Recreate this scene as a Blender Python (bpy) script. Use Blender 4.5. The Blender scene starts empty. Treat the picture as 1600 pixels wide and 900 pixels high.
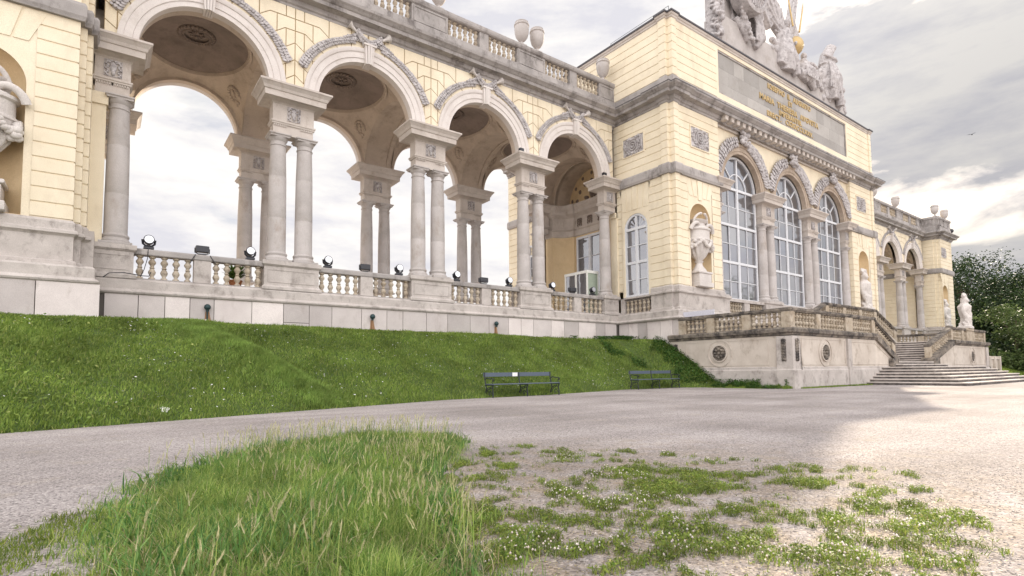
import bpy, bmesh, math, random
import numpy as np
from mathutils import Vector, Matrix
random.seed(7); rng = np.random.default_rng(7)
PI = math.pi
scene = bpy.context.scene
COL = scene.collection

# ------------------------------------------------------------ camera
F_PX, YAW, PITCH, ROLL, CY, CAMH = 860.5179, 0.6403, 0.0616, -0.0099, 526.585, 0.88
cam = bpy.data.cameras.new('camera'); camo = bpy.data.objects.new('camera', cam); COL.objects.link(camo)
cam.sensor_width = 36.0; cam.lens = 36.0 * F_PX / 1600.0; cam.clip_end = 4000; cam.clip_start = 0.05
cam.shift_y = (CY - 450.0) / 1600.0
sy, cyw = math.sin(YAW), math.cos(YAW)
Fw = Vector((sy, cyw, 0)); Rt = Vector((cyw, -sy, 0)); Up = Vector((0, 0, 1))
F2 = Fw * math.cos(PITCH) + Up * math.sin(PITCH); U2 = Up * math.cos(PITCH) - Fw * math.sin(PITCH)
R2 = Rt * math.cos(ROLL) + U2 * math.sin(ROLL); U3 = U2 * math.cos(ROLL) - Rt * math.sin(ROLL)
M = Matrix((R2, U3, -F2)).transposed().to_4x4(); M.translation = Vector((0, 0, CAMH))
camo.matrix_world = M
scene.camera = camo

# ------------------------------------------------------------ light
SKY_BACK, SKY_FRONT = 8.0, 3.2
SUN_DIR = Vector((0.934, 0.357, 0)).normalized(); SUN_EL = math.radians(27.5)
sdir = SUN_DIR * math.cos(SUN_EL) + Up * math.sin(SUN_EL)
sun = bpy.data.lights.new('sun', 'SUN'); sun.energy = 2.9; sun.angle = math.radians(0.6); sun.color = (1.0, 0.87, 0.68)
suno = bpy.data.objects.new('sun', sun); COL.objects.link(suno)
suno.rotation_euler = (-sdir).to_track_quat('-Z', 'Y').to_euler(); suno.location = (60, 40, 60)
world = bpy.data.worlds.new('World'); scene.world = world; world.use_nodes = True
nt = world.node_tree; nt.nodes.clear()
def N(t, ty, **kw):
    n = t.nodes.new(ty)
    for k, v in kw.items():
        if k.startswith('i_'): n.inputs[int(k[2:]) if k[2:].isdigit() else k[2:]].default_value = v
        else: setattr(n, k, v)
    return n
def L(t, a, b): t.links.new(a, b)
wo = N(nt, 'ShaderNodeOutputWorld'); bg = N(nt, 'ShaderNodeBackground'); bg.inputs[1].default_value = 0.12
sky = N(nt, 'ShaderNodeTexSky', sky_type='NISHITA', sun_disc=False, sun_elevation=SUN_EL, sun_rotation=math.atan2(SUN_DIR.x, SUN_DIR.y))
sky.air_density = 1.0; sky.dust_density = 2.2; sky.ozone_density = 1.2
geo = N(nt, 'ShaderNodeNewGeometry')
tc = N(nt, 'ShaderNodeTexCoord')
mp = N(nt, 'ShaderNodeMapping'); mp.inputs['Scale'].default_value = (1.0, 1.0, 3.2); mp.inputs['Rotation'].default_value = (0.12, 0.05, 0.4)
L(nt, tc.outputs['Generated'], mp.inputs['Vector'])
n1 = N(nt, 'ShaderNodeTexNoise'); n1.inputs['Scale'].default_value = 2.6; n1.inputs['Detail'].default_value = 9; n1.inputs['Roughness'].default_value = 0.58; n1.inputs['Distortion'].default_value = 0.35
L(nt, mp.outputs[0], n1.inputs['Vector'])
# noise mask of the cloud cover over the clear sky
cr = N(nt, 'ShaderNodeValToRGB'); cr.color_ramp.elements[0].position = 0.16; cr.color_ramp.elements[0].color = (0, 0, 0, 1); cr.color_ramp.elements[1].position = 0.42; cr.color_ramp.elements[1].color = (1, 1, 1, 1)
L(nt, n1.outputs['Fac'], cr.inputs[0])
n2 = N(nt, 'ShaderNodeTexNoise'); n2.inputs['Scale'].default_value = 4.6; n2.inputs['Detail'].default_value = 8; n2.inputs['Roughness'].default_value = 0.6
mp2 = N(nt, 'ShaderNodeMapping'); mp2.inputs['Scale'].default_value = (1.0, 1.0, 3.6); mp2.inputs['Location'].default_value = (3.1, 1.7, 0.9)
L(nt, tc.outputs['Generated'], mp2.inputs['Vector']); L(nt, mp2.outputs[0], n2.inputs['Vector'])
cr2 = N(nt, 'ShaderNodeValToRGB'); e = cr2.color_ramp.elements
e[0].position = 0.34; e[0].color = (0.74, 0.73, 0.78, 1); e[1].position = 0.56; e[1].color = (1.0, 0.965, 0.93, 1)
L(nt, n2.outputs['Fac'], cr2.inputs[0])
# unseen sky behind the viewer made brighter to light the facades; right side dimmed
def dotmap(vec, fmin, fmax, tmin, tmax):
    d = N(nt, 'ShaderNodeVectorMath', operation='DOT_PRODUCT'); L(nt, tc.outputs['Generated'], d.inputs[0]); d.inputs[1].default_value = Vector(vec).normalized()
    m_ = N(nt, 'ShaderNodeMapRange', interpolation_type='SMOOTHSTEP'); L(nt, d.outputs['Value'], m_.inputs['Value'])
    for k_, v_ in zip(('From Min', 'From Max', 'To Min', 'To Max'), (fmin, fmax, tmin, tmax)): m_.inputs[k_].default_value = v_
    return m_.outputs[0]
A_ = dotmap((0.6, 0.8, 0.1), -0.35, 0.45, SKY_BACK, SKY_FRONT); B_ = dotmap((0.99, 0.12, 0.0), 0.74, 0.99, 1.0, 0.64)
ml = N(nt, 'ShaderNodeMath', operation='MULTIPLY'); L(nt, A_, ml.inputs[0]); L(nt, B_, ml.inputs[1])
sc_ = N(nt, 'ShaderNodeVectorMath', operation='SCALE'); L(nt, cr2.outputs[0], sc_.inputs[0]); L(nt, ml.outputs[0], sc_.inputs['Scale'])
sk = N(nt, 'ShaderNodeVectorMath', operation='SCALE'); L(nt, sky.outputs[0], sk.inputs[0]); L(nt, dotmap((0.6, 0.8, 0.1), -0.35, 0.45, 1.0, 0.34), sk.inputs['Scale'])
mx = N(nt, 'ShaderNodeMix', data_type='RGBA'); L(nt, cr.outputs[0], mx.inputs[0]); L(nt, sk.outputs[0], mx.inputs[6]); L(nt, sc_.outputs[0], mx.inputs[7])
L(nt, mx.outputs[2], bg.inputs[0]); L(nt, bg.outputs[0], wo.inputs[0])
scene.view_settings.view_transform = 'Standard'; scene.view_settings.look = 'None'
scene.view_settings.exposure = 1.5; scene.view_settings.gamma = 1.0
scene.view_settings.use_curve_mapping = False
scene.cycles.max_bounces = 8; scene.cycles.use_denoising = True

# ------------------------------------------------------------ materials
MATS = {}
def base_mat(name):
    m = bpy.data.materials.new(name); m.use_nodes = True; t = m.node_tree
    b = t.nodes['Principled BSDF']; MATS[name] = m; return m, t, b
def c4(c): return (c[0], c[1], c[2], 1)
def stone(name, col, col2=None, rough=0.85, scale=1.2, dirt=None, dirt_amt=0.0, dirt_lo=0.5, dirt_hi=0.7, bump=0.15, grain=60, island=0.0, streak=0.0, spec=0.3, dscale=None):
    m, t, b = base_mat(name)
    g = N(t, 'ShaderNodeNewGeometry'); b.inputs['Roughness'].default_value = rough; b.inputs['Specular IOR Level'].default_value = spec
    col2 = col2 or tuple(c * 0.78 for c in col)
    a = N(t, 'ShaderNodeTexNoise'); a.inputs['Scale'].default_value = scale; a.inputs['Detail'].default_value = 8; a.inputs['Roughness'].default_value = 0.65
    L(t, g.outputs['Position'], a.inputs['Vector'])
    r = N(t, 'ShaderNodeValToRGB'); r.color_ramp.elements[0].position = 0.35; r.color_ramp.elements[1].position = 0.65
    r.color_ramp.elements[0].color = c4(col2); r.color_ramp.elements[1].color = c4(col); L(t, a.outputs['Fac'], r.inputs[0])
    out = r.outputs[0]
    gn = N(t, 'ShaderNodeTexNoise'); gn.inputs['Scale'].default_value = grain; gn.inputs['Detail'].default_value = 4; L(t, g.outputs['Position'], gn.inputs['Vector'])
    gr = N(t, 'ShaderNodeMapRange'); gr.inputs['From Min'].default_value = 0.3; gr.inputs['From Max'].default_value = 0.7; gr.inputs['To Min'].default_value = 0.86; gr.inputs['To Max'].default_value = 1.1
    L(t, gn.outputs['Fac'], gr.inputs['Value'])
    s = N(t, 'ShaderNodeVectorMath', operation='SCALE'); L(t, out, s.inputs[0]); L(t, gr.outputs[0], s.inputs['Scale']); out = s.outputs[0]
    if island > 0:
        ir = N(t, 'ShaderNodeMapRange'); ir.inputs['To Min'].default_value = 1 - island; ir.inputs['To Max'].default_value = 1 + island * 0.6
        L(t, g.outputs['Random Per Island'], ir.inputs['Value'])
        s2 = N(t, 'ShaderNodeVectorMath', operation='SCALE'); L(t, out, s2.inputs[0]); L(t, ir.outputs[0], s2.inputs['Scale']); out = s2.outputs[0]
    if dirt:
        mp = N(t, 'ShaderNodeMapping'); mp.inputs['Scale'].default_value = (1, 1, 1 - 0.85 * streak); L(t, g.outputs['Position'], mp.inputs['Vector'])
        d = N(t, 'ShaderNodeTexNoise'); d.inputs['Scale'].default_value = dscale or scale * 2.2; d.inputs['Detail'].default_value = 10; d.inputs['Roughness'].default_value = 0.72; L(t, mp.outputs[0], d.inputs['Vector'])
        dr = N(t, 'ShaderNodeMapRange'); dr.inputs['From Min'].default_value = dirt_lo; dr.inputs['From Max'].default_value = dirt_hi; dr.inputs['To Max'].default_value = dirt_amt
        L(t, d.outputs['Fac'], dr.inputs['Value'])
        mx = N(t, 'ShaderNodeMix', data_type='RGBA'); L(t, dr.outputs[0], mx.inputs[0]); L(t, out, mx.inputs[6]); mx.inputs[7].default_value = c4(dirt); out = mx.outputs[2]
    L(t, out, b.inputs['Base Color'])
    if bump:
        bp = N(t, 'ShaderNodeBump'); bp.inputs['Strength'].default_value = bump; bp.inputs['Distance'].default_value = 0.02
        L(t, gn.outputs['Fac'], bp.inputs['Height']); L(t, bp.outputs[0], b.inputs['Normal'])
    return m
def plain(name, col, rough=0.6, metal=0.0, spec=0.5):
    m, t, b = base_mat(name)
    b.inputs['Roughness'].default_value = rough; b.inputs['Metallic'].default_value = metal; b.inputs['Specular IOR Level'].default_value = spec
    g = N(t, 'ShaderNodeNewGeometry'); a = N(t, 'ShaderNodeTexNoise'); a.inputs['Scale'].default_value = 14; a.inputs['Detail'].default_value = 5
    L(t, g.outputs['Position'], a.inputs['Vector'])
    r = N(t, 'ShaderNodeValToRGB'); r.color_ramp.elements[0].position = 0.3; r.color_ramp.elements[1].position = 0.7
    r.color_ramp.elements[0].color = c4([c * 0.85 for c in col]); r.color_ramp.elements[1].color = c4(col)
    L(t, a.outputs['Fac'], r.inputs[0]); L(t, r.outputs[0], b.inputs['Base Color']); return m

yellow = stone('yellow_plaster', (0.80, 0.715, 0.56), (0.71, 0.62, 0.465), scale=0.5, dirt=(0.46, 0.38, 0.28), dirt_amt=0.5, dirt_lo=0.52, dirt_hi=0.75, bump=0.05, streak=0.6, dscale=1.0)
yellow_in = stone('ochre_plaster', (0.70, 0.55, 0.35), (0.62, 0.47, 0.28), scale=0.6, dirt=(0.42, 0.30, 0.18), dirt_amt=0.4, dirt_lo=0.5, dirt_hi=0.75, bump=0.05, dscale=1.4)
grooved = stone('joint_plaster', (0.46, 0.34, 0.19), bump=0.05)
stone_col = stone('column_stone', (0.50, 0.465, 0.45), (0.40, 0.37, 0.355), scale=1.1, dirt=(0.27, 0.21, 0.16), dirt_amt=0.6, dirt_lo=0.54, dirt_hi=0.72, bump=0.25, streak=0.5, dscale=1.6)
stone_warm = stone('impost_stone', (0.575, 0.52, 0.475), (0.46, 0.41, 0.37), scale=1.1, dirt=(0.28, 0.22, 0.17), dirt_amt=0.6, dirt_lo=0.54, dirt_hi=0.72, bump=0.2, streak=0.4)
stone_white = stone('archivolt_stone', (0.68, 0.635, 0.605), (0.60, 0.55, 0.52), scale=0.9, dirt=(0.4, 0.35, 0.30), dirt_amt=0.5, dirt_lo=0.55, dirt_hi=0.75, bump=0.1)
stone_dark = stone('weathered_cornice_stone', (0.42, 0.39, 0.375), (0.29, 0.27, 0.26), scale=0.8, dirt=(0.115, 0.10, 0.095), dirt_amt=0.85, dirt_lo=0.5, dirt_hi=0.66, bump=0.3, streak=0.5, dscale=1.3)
stone_black = stone('lichen_stained_stone', (0.30, 0.26, 0.22), (0.17, 0.145, 0.12), scale=1.6, dirt=(0.05, 0.045, 0.045), dirt_amt=0.95, dirt_lo=0.43, dirt_hi=0.6, bump=0.4, dscale=2.5)
stone_bal = stone('baluster_stone', (0.50, 0.44, 0.36), (0.36, 0.29, 0.21), scale=2.0, dirt=(0.17, 0.13, 0.10), dirt_amt=0.8, dirt_lo=0.5, dirt_hi=0.68, bump=0.3, dscale=3)
stone_brown = stone('brown_arch_stone', (0.45, 0.37, 0.30), (0.34, 0.27, 0.21), scale=1.5, dirt=(0.18, 0.13, 0.09), dirt_amt=0.5, bump=0.2)
marble = stone('pink_grey_marble_slabs', (0.66, 0.605, 0.585), (0.56, 0.505, 0.49), scale=0.9, dirt=(0.27, 0.215, 0.18), dirt_amt=0.6, dirt_lo=0.56, dirt_hi=0.74, bump=0.08, island=0.3, streak=0.7, dscale=1.5)
joint = stone('dark_joint', (0.13, 0.115, 0.105), bump=0)
plinth_st = stone('plinth_stone', (0.54, 0.495, 0.465), (0.42, 0.38, 0.355), scale=1.2, dirt=(0.17, 0.145, 0.13), dirt_amt=0.75, dirt_lo=0.52, dirt_hi=0.7, bump=0.25, streak=0.3)
terr_st = stone('terrace_stone', (0.60, 0.54, 0.48), (0.48, 0.42, 0.365), scale=0.9, dirt=(0.24, 0.185, 0.14), dirt_amt=0.65, dirt_lo=0.53, dirt_hi=0.7, bump=0.2, streak=0.4, island=0.1)
carve = stone('carved_grey_stone', (0.56, 0.53, 0.53), (0.38, 0.355, 0.355), scale=3.0, dirt=(0.14, 0.12, 0.12), dirt_amt=0.75, dirt_lo=0.5, dirt_hi=0.66, bump=0.4, grain=30, dscale=5)
carve_w = stone('carved_white_stone', (0.66, 0.62, 0.59), (0.54, 0.50, 0.475), scale=2.0, dirt=(0.27, 0.24, 0.22), dirt_amt=0.55, dirt_lo=0.54, dirt_hi=0.72, bump=0.25, grain=30, dscale=4)
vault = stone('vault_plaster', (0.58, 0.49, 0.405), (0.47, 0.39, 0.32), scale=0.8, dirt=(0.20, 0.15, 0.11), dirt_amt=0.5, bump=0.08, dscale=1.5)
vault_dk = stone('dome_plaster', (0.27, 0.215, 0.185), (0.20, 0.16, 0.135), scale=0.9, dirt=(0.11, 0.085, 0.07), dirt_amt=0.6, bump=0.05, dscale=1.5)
panel_st = stone('inscription_stone', (0.44, 0.42, 0.40), (0.34, 0.32, 0.30), scale=0.5, dirt=(0.20, 0.18, 0.16), dirt_amt=0.5, bump=0.1, island=0.22, dscale=1)
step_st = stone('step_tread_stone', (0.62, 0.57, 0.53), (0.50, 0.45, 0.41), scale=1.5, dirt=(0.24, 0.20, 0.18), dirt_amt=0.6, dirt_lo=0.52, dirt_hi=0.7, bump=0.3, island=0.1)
riser_st = stone('shaded_stained_riser_stone', (0.24, 0.21, 0.195), (0.13, 0.115, 0.11), scale=1.5, dirt=(0.05, 0.045, 0.045), dirt_amt=0.8, dirt_lo=0.42, dirt_hi=0.62, bump=0.3)  # stained; sunlit tread against shaded riser is painted as lighter and darker stone
roofm = plain('dark_roof_sheet', (0.07, 0.065, 0.075), 0.45, 0.3)
white_paint = plain('pale_window_paint', (0.68, 0.69, 0.72), 0.45)
cab_white = plain('white_cabinet_frame', (0.80, 0.80, 0.76), 0.4)
cab_green = plain('green_reflecting_glass_panel', (0.36, 0.42, 0.34), 0.15)  # green reflection of the glass side put into its base colour
gold = plain('gilding', (0.56, 0.41, 0.20), 0.5, 0.5)
black = plain('black_plastic', (0.025, 0.026, 0.035), 0.4)
silver = plain('lamp_lens', (0.75, 0.76, 0.80), 0.12, 0.6)
bench_blue = plain('blue_grey_bench_paint', (0.09, 0.115, 0.155), 0.38)
iron = plain('cast_iron', (0.02, 0.025, 0.03), 0.5)
paper = plain('white_paper', (0.85, 0.84, 0.82), 0.8)
rust_m = plain('rust_stain', (0.35, 0.20, 0.11), 0.9)
bronze = plain('green_bronze', (0.03, 0.06, 0.065), 0.5, 0.4)
dark_void = plain('dark_interior', (0.012, 0.012, 0.014), 0.8)
bark = stone('bark', (0.10, 0.075, 0.05), scale=6, bump=0.5)
def glass_mat(name, dark, fac):
    m, t, b = base_mat(name); b.inputs['Base Color'].default_value = c4(dark); b.inputs['Roughness'].default_value = 0.3
    gl = N(t, 'ShaderNodeBsdfGlossy'); gl.inputs['Roughness'].default_value = 0.015; gl.inputs['Color'].default_value = (0.93, 0.94, 1.0, 1)
    ms = N(t, 'ShaderNodeMixShader'); ms.inputs[0].default_value = fac; o = t.nodes['Material Output']
    ns = N(t, 'ShaderNodeTexNoise'); ns.inputs['Scale'].default_value = 0.8; g = N(t, 'ShaderNodeNewGeometry'); L(t, g.outputs['Position'], ns.inputs['Vector'])
    bpn = N(t, 'ShaderNodeBump'); bpn.inputs['Strength'].default_value = 0.12; bpn.inputs['Distance'].default_value = 0.05; L(t, ns.outputs['Fac'], bpn.inputs['Height'])
    L(t, bpn.outputs[0], gl.inputs['Normal'])
    L(t, b.outputs[0], ms.inputs[1]); L(t, gl.outputs[0], ms.inputs[2]); L(t, ms.outputs[0], o.inputs[0]); return m
glass = glass_mat('window_glass', (0.05, 0.05, 0.055), 0.25)
def leaf_mat(name, ca, cb, cc=None, trans=0.35, nscale=2.0):
    m, t, b = base_mat(name); b.inputs['Roughness'].default_value = 0.55; b.inputs['Specular IOR Level'].default_value = 0.25
    g = N(t, 'ShaderNodeNewGeometry'); r = N(t, 'ShaderNodeValToRGB'); r.color_ramp.elements[0].color = c4(ca); r.color_ramp.elements[1].color = c4(cb)
    if cc: el = r.color_ramp.elements.new(0.93); el.color = c4(cb); r.color_ramp.elements[-1].color = c4(cc)
    L(t, g.outputs['Random Per Island'], r.inputs[0])
    ns = N(t, 'ShaderNodeTexNoise'); ns.inputs['Scale'].default_value = nscale; ns.inputs['Detail'].default_value = 5; L(t, g.outputs['Position'], ns.inputs['Vector'])
    mrn = N(t, 'ShaderNodeMapRange'); mrn.inputs['From Min'].default_value = 0.3; mrn.inputs['From Max'].default_value = 0.7; mrn.inputs['To Min'].default_value = 0.6; mrn.inputs['To Max'].default_value = 1.3
    L(t, ns.outputs['Fac'], mrn.inputs['Value']); s = N(t, 'ShaderNodeVectorMath', operation='SCALE'); L(t, r.outputs[0], s.inputs[0]); L(t, mrn.outputs[0], s.inputs['Scale'])
    L(t, s.outputs[0], b.inputs['Base Color'])
    if trans:
        tr = N(t, 'ShaderNodeBsdfTranslucent'); L(t, s.outputs[0], tr.inputs['Color']); ms = N(t, 'ShaderNodeMixShader'); ms.inputs[0].default_value = trans
        o = t.nodes['Material Output']; L(t, b.outputs[0], ms.inputs[1]); L(t, tr.outputs[0], ms.inputs[2]); L(t, ms.outputs[0], o.inputs[0])
    return m

# ------------------------------------------------------------ mesh builder
class MB:
    def __init__(s): s.v = []; s.f = []
    def add(s, vs, fs):
        n = len(s.v); s.v.extend([tuple(x) for x in vs]); s.f.extend([tuple(i + n for i in f) for f in fs]); return s
    def box(s, x0, x1, y0, y1, z0, z1):
        return s.add([(x0,y0,z0),(x1,y0,z0),(x1,y1,z0),(x0,y1,z0),(x0,y0,z1),(x1,y0,z1),(x1,y1,z1),(x0,y1,z1)],
                     [(0,3,2,1),(4,5,6,7),(0,1,5,4),(1,2,6,5),(2,3,7,6),(3,0,4,7)])
    def bbox(s, x0, x1, y0, y1, z0, z1, b=0.02):
        # box with chamfered vertical and horizontal edges
        pl = [(x0, y1), (x0, y0), (x1, y0), (x1, y1)]
        return s.sweep(pl, [(-b, z0), (0, z0 + b), (0, z1 - b), (-b, z1)], True, capz=True)
    def prism(s, poly, fn0, fn1):
        n = len(poly); return s.add([fn0(*p) for p in poly] + [fn1(*p) for p in poly],
            [tuple(range(n))[::-1], tuple(range(n, 2 * n))] + [(i, (i + 1) % n, n + (i + 1) % n, n + i) for i in range(n)])
    def sweep(s, plan, prof, closed=False, capz=False, capends=False):
        n = len(plan); pts = [Vector((p[0], p[1])) for p in plan]; dirs = []
        for i in range(n):
            segs = []
            if closed or i > 0: d = (pts[i] - pts[i - 1]).normalized(); segs.append(Vector((d.y, -d.x)))
            if closed or i < n - 1: d = (pts[(i + 1) % n] - pts[i]).normalized(); segs.append(Vector((d.y, -d.x)))
            if len(segs) == 1: dirs.append(segs[0])
            else: dirs.append((segs[0] + segs[1]) / max(1 + segs[0].dot(segs[1]), 0.2))
        m = len(prof); vs = []
        for p, d in zip(pts, dirs):
            for q in prof: vs.append((p.x + d.x * q[0], p.y + d.y * q[0], q[1] + (q[2] if len(q) > 2 else 0)))
        fs = []
        for i in range(n if closed else n - 1):
            j = (i + 1) % n
            for k in range(m - 1): fs.append((i * m + k, j * m + k, j * m + k + 1, i * m + k + 1))
        if capz and closed:
            fs.append(tuple(i * m + m - 1 for i in range(n))); fs.append(tuple(i * m for i in range(n))[::-1])
        if capends and not closed:
            fs.append(tuple(range(m))[::-1]); fs.append(tuple((n - 1) * m + k for k in range(m)))
        return s.add(vs, fs)
    def lathe(s, cx, cy, prof, seg=16, cap=True, z=0):
        vs = []; fs = []; m = len(prof)
        for i in range(seg):
            a = 2 * PI * i / seg
            for r, zz in prof: vs.append((cx + r * math.cos(a), cy + r * math.sin(a), zz + z))
        for i in range(seg):
            j = (i + 1) % seg
            for k in range(m - 1): fs.append((i * m + k, j * m + k, j * m + k + 1, i * m + k + 1))
        if cap: fs.append(tuple(i * m + m - 1 for i in range(seg))); fs.append(tuple(i * m for i in range(seg))[::-1])
        return s.add(vs, fs)
    def tube(s, path, rad, seg=8):
        pts = [Vector(p) for p in path]; vs = []; fs = []; n = len(pts); prev = None
        for i, p in enumerate(pts):
            d = (pts[min(i + 1, n - 1)] - pts[max(i - 1, 0)]).normalized()
            a = d.cross(Vector((0, 0, 1)) if abs(d.z) < 0.9 else Vector((1, 0, 0))).normalized() if prev is None else (prev - d * prev.dot(d)).normalized()
            prev = a; b = d.cross(a); r = rad[i] if hasattr(rad, '__len__') else rad
            for k in range(seg): t = 2 * PI * k / seg; vs.append(p + (a * math.cos(t) + b * math.sin(t)) * r)
        for i in range(n - 1):
            for k in range(seg): fs.append((i * seg + k, i * seg + (k + 1) % seg, (i + 1) * seg + (k + 1) % seg, (i + 1) * seg + k))
        fs.append(tuple(range(seg))[::-1]); fs.append(tuple((n - 1) * seg + k for k in range(seg))); return s.add(vs, fs)
    def blob(s, c, r, rot=None, u=8, v=6):
        vs = [(0, 0, 1)]; fs = []
        for i in range(1, v):
            th = PI * i / v
            for k in range(u): ph = 2 * PI * k / u; vs.append((math.sin(th) * math.cos(ph), math.sin(th) * math.sin(ph), math.cos(th)))
        vs.append((0, 0, -1)); last = len(vs) - 1
        for k in range(u): fs.append((0, 1 + k, 1 + (k + 1) % u)); fs.append((last, last - u + (k + 1) % u, last - u + k))
        for i in range(v - 2):
            for k in range(u): a = 1 + i * u + k; b = 1 + i * u + (k + 1) % u; fs.append((a, a + u, b + u, b))
        R = rot or Matrix.Identity(3); c = Vector(c)
        return s.add([c + R @ Vector((x * r[0], y * r[1], z * r[2])) for x, y, z in vs], fs)
    def merge(s, o, mat4=None):
        return s.add([(mat4 @ Vector(v)) if mat4 else v for v in o.v], o.f)
    def build(s, name, mat, parent=None, smooth=None):
        me = bpy.data.meshes.new(name); me.from_pydata(s.v, [], s.f); me.validate(); me.update()
        if mat: me.materials.append(mat)
        if smooth is not None:
            me.shade_smooth(); me.set_sharp_from_angle(angle=smooth)
        return link(name, me, parent)
def link(name, me, parent=None):
    o = bpy.data.objects.new(name, me); COL.objects.link(o)
    if parent is not None: setp(o, parent)
    return o
def wm(o):
    m = o.matrix_basis.copy()
    if o.parent is not None: m = wm(o.parent) @ o.matrix_parent_inverse @ m
    return m
def setp(o, p):
    o.parent = p; o.matrix_parent_inverse = wm(p).inverted()
def tag(o, label=None, cat=None, group=None, kind=None):
    if label: o['label'] = label
    if cat: o['category'] = cat
    if group: o['group'] = group
    if kind: o['kind'] = kind
    return o
def empty(name, loc, label, cat, group=None):
    o = bpy.data.objects.new(name, None); COL.objects.link(o); o.location = loc; o.empty_display_size = 0.3
    return tag(o, label, cat, group)
def children_of(o, allobs): return [c for c in allobs if c.parent == o]
def copy_tree(o, offset=None, parent=None, mirror=None, label=None, group=None):
    """copy o with its parts; world offset applied to the top object only"""
    kids = [c for c in COL.objects if c.parent == o]
    c = o.copy(); COL.objects.link(c)
    if parent is not None: c.parent = parent
    if offset is not None: c.matrix_basis = Matrix.Translation(offset) @ c.matrix_basis
    if label: c['label'] = label
    if group: c['group'] = group
    for k in kids:
        kk = k.copy(); COL.objects.link(kk); mi = k.matrix_parent_inverse.copy(); kk.parent = c; kk.matrix_parent_inverse = mi
        for g in [x for x in COL.objects if x.parent == k]:
            gg = g.copy(); COL.objects.link(gg); mi = g.matrix_parent_inverse.copy(); gg.parent = kk; gg.matrix_parent_inverse = mi
    return c
def copies(o, offs):
    """copies of a part (same parent) shifted by world offsets; sub-parts follow"""
    out = []
    kids = [c for c in COL.objects if c.parent == o]
    for d in offs:
        c = o.copy(); COL.objects.link(c); c.matrix_basis = Matrix.Translation(d) @ o.matrix_basis
        for k in kids:
            kk = k.copy(); COL.objects.link(kk); kk.parent = c
        out.append(c)
    return out
def sculpt(name, prims, voxel, mat, parent=None, disp=0.03, dscale=0.25):
    """a carved figure: overlapping ellipsoids and tapered limbs fused into one skin"""
    mb = MB()
    for p in prims:
        if p[0] == 'e': mb.blob(p[1], p[2], Matrix.Rotation(p[3], 3, p[4]) if len(p) > 3 else None, 12, 8)
        elif p[0] == 't': mb.tube(p[1], p[2], 10)
        elif p[0] == 'b': mb.box(*p[1])
        elif p[0] == 'm': mb.merge(p[1])
    o = mb.build(name + '_raw', mat)
    md = o.modifiers.new('r', 'REMESH'); md.mode = 'VOXEL'; md.voxel_size = voxel; md.use_smooth_shade = True
    tx = bpy.data.textures.new(name + '_tex', 'CLOUDS'); tx.noise_scale = dscale; tx.noise_depth = 3
    dm = o.modifiers.new('d', 'DISPLACE'); dm.texture = tx; dm.strength = disp; dm.mid_level = 0.5; dm.texture_coords = 'LOCAL'
    dg = bpy.context.evaluated_depsgraph_get(); me = bpy.data.meshes.new_from_object(o.evaluated_get(dg))
    me.name = name; bpy.data.objects.remove(o)
    if not me.materials: me.materials.append(mat)
    return link(name, me, parent)
class Fr:
    """wall frame: u along the wall, z up, d outward"""
    def __init__(s, ox, oy, ang=0): # ang 0: faces -Y, u=+X
        s.o = Vector((ox, oy, 0)); s.u = Vector((math.cos(ang), math.sin(ang), 0)); s.n = Vector((math.sin(ang), -math.cos(ang), 0))
    def __call__(s, u, z, d=0): return s.o + s.u * u + s.n * d + Vector((0, 0, z))
def fbox(mb, F, u0, u1, z0, z1, d0, d1):
    return mb.add([F(u0,z0,d1),F(u1,z0,d1),F(u1,z0,d0),F(u0,z0,d0),F(u0,z1,d1),F(u1,z1,d1),F(u1,z1,d0),F(u0,z1,d0)],
                  [(0,3,2,1),(4,5,6,7),(0,1,5,4),(1,2,6,5),(2,3,7,6),(3,0,4,7)])
def arch_panel(mb, F, u0, u1, z0, z1, uc, r, zs, zb, depth, d=0.0, seg=24, back=False):
    """wall face with an arched hole and its reveal"""
    xs = [uc - r * math.cos(PI * i / seg) for i in range(seg + 1)]; zz = [zs + r * math.sin(PI * i / seg) for i in range(seg + 1)]
    def q(a, b, c, e, dd): mb.add([F(a, c, dd), F(b, c, dd), F(b, e, dd), F(a, e, dd)], [(0, 1, 2, 3)])
    for dd in ([d, d - depth] if back else [d]):
        if uc - r > u0: q(u0, uc - r, z0, z1, dd)
        if u1 > uc + r: q(uc + r, u1, z0, z1, dd)
        if zb > z0: q(uc - r, uc + r, z0, zb, dd)
        for i in range(seg): mb.add([F(xs[i], zz[i], dd), F(xs[i + 1], zz[i + 1], dd), F(xs[i + 1], z1, dd), F(xs[i], z1, dd)], [(0, 1, 2, 3)])
    for i in range(seg): mb.add([F(xs[i], zz[i], d), F(xs[i], zz[i], d - depth), F(xs[i + 1], zz[i + 1], d - depth), F(xs[i + 1], zz[i + 1], d)], [(0, 1, 2, 3)])
    if zs > zb:
        for x in (uc - r, uc + r): mb.add([F(x, zb, d), F(x, zs, d), F(x, zs, d - depth), F(x, zb, d - depth)], [(0, 1, 2, 3)])
    if zb > z0: mb.add([F(uc - r, zb, d), F(uc + r, zb, d), F(uc + r, zb, d - depth), F(uc - r, zb, d - depth)], [(0, 1, 2, 3)])
def arc_sweep(mb, F, uc, zc, prof, a0=0, a1=PI, seg=32, cap=False):
    m = len(prof); vs = []; fs = []
    for i in range(seg + 1):
        a = a0 + (a1 - a0) * i / seg
        for r, d in prof: vs.append(F(uc - r * math.cos(a), zc + r * math.sin(a), d))
    for i in range(seg):
        for k in range(m - 1): fs.append((i * m + k, i * m + k + 1, (i + 1) * m + k + 1, (i + 1) * m + k))
    if cap: fs.append(tuple(range(m))); fs.append(tuple(seg * m + k for k in range(m)))
    mb.add(vs, fs)
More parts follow.
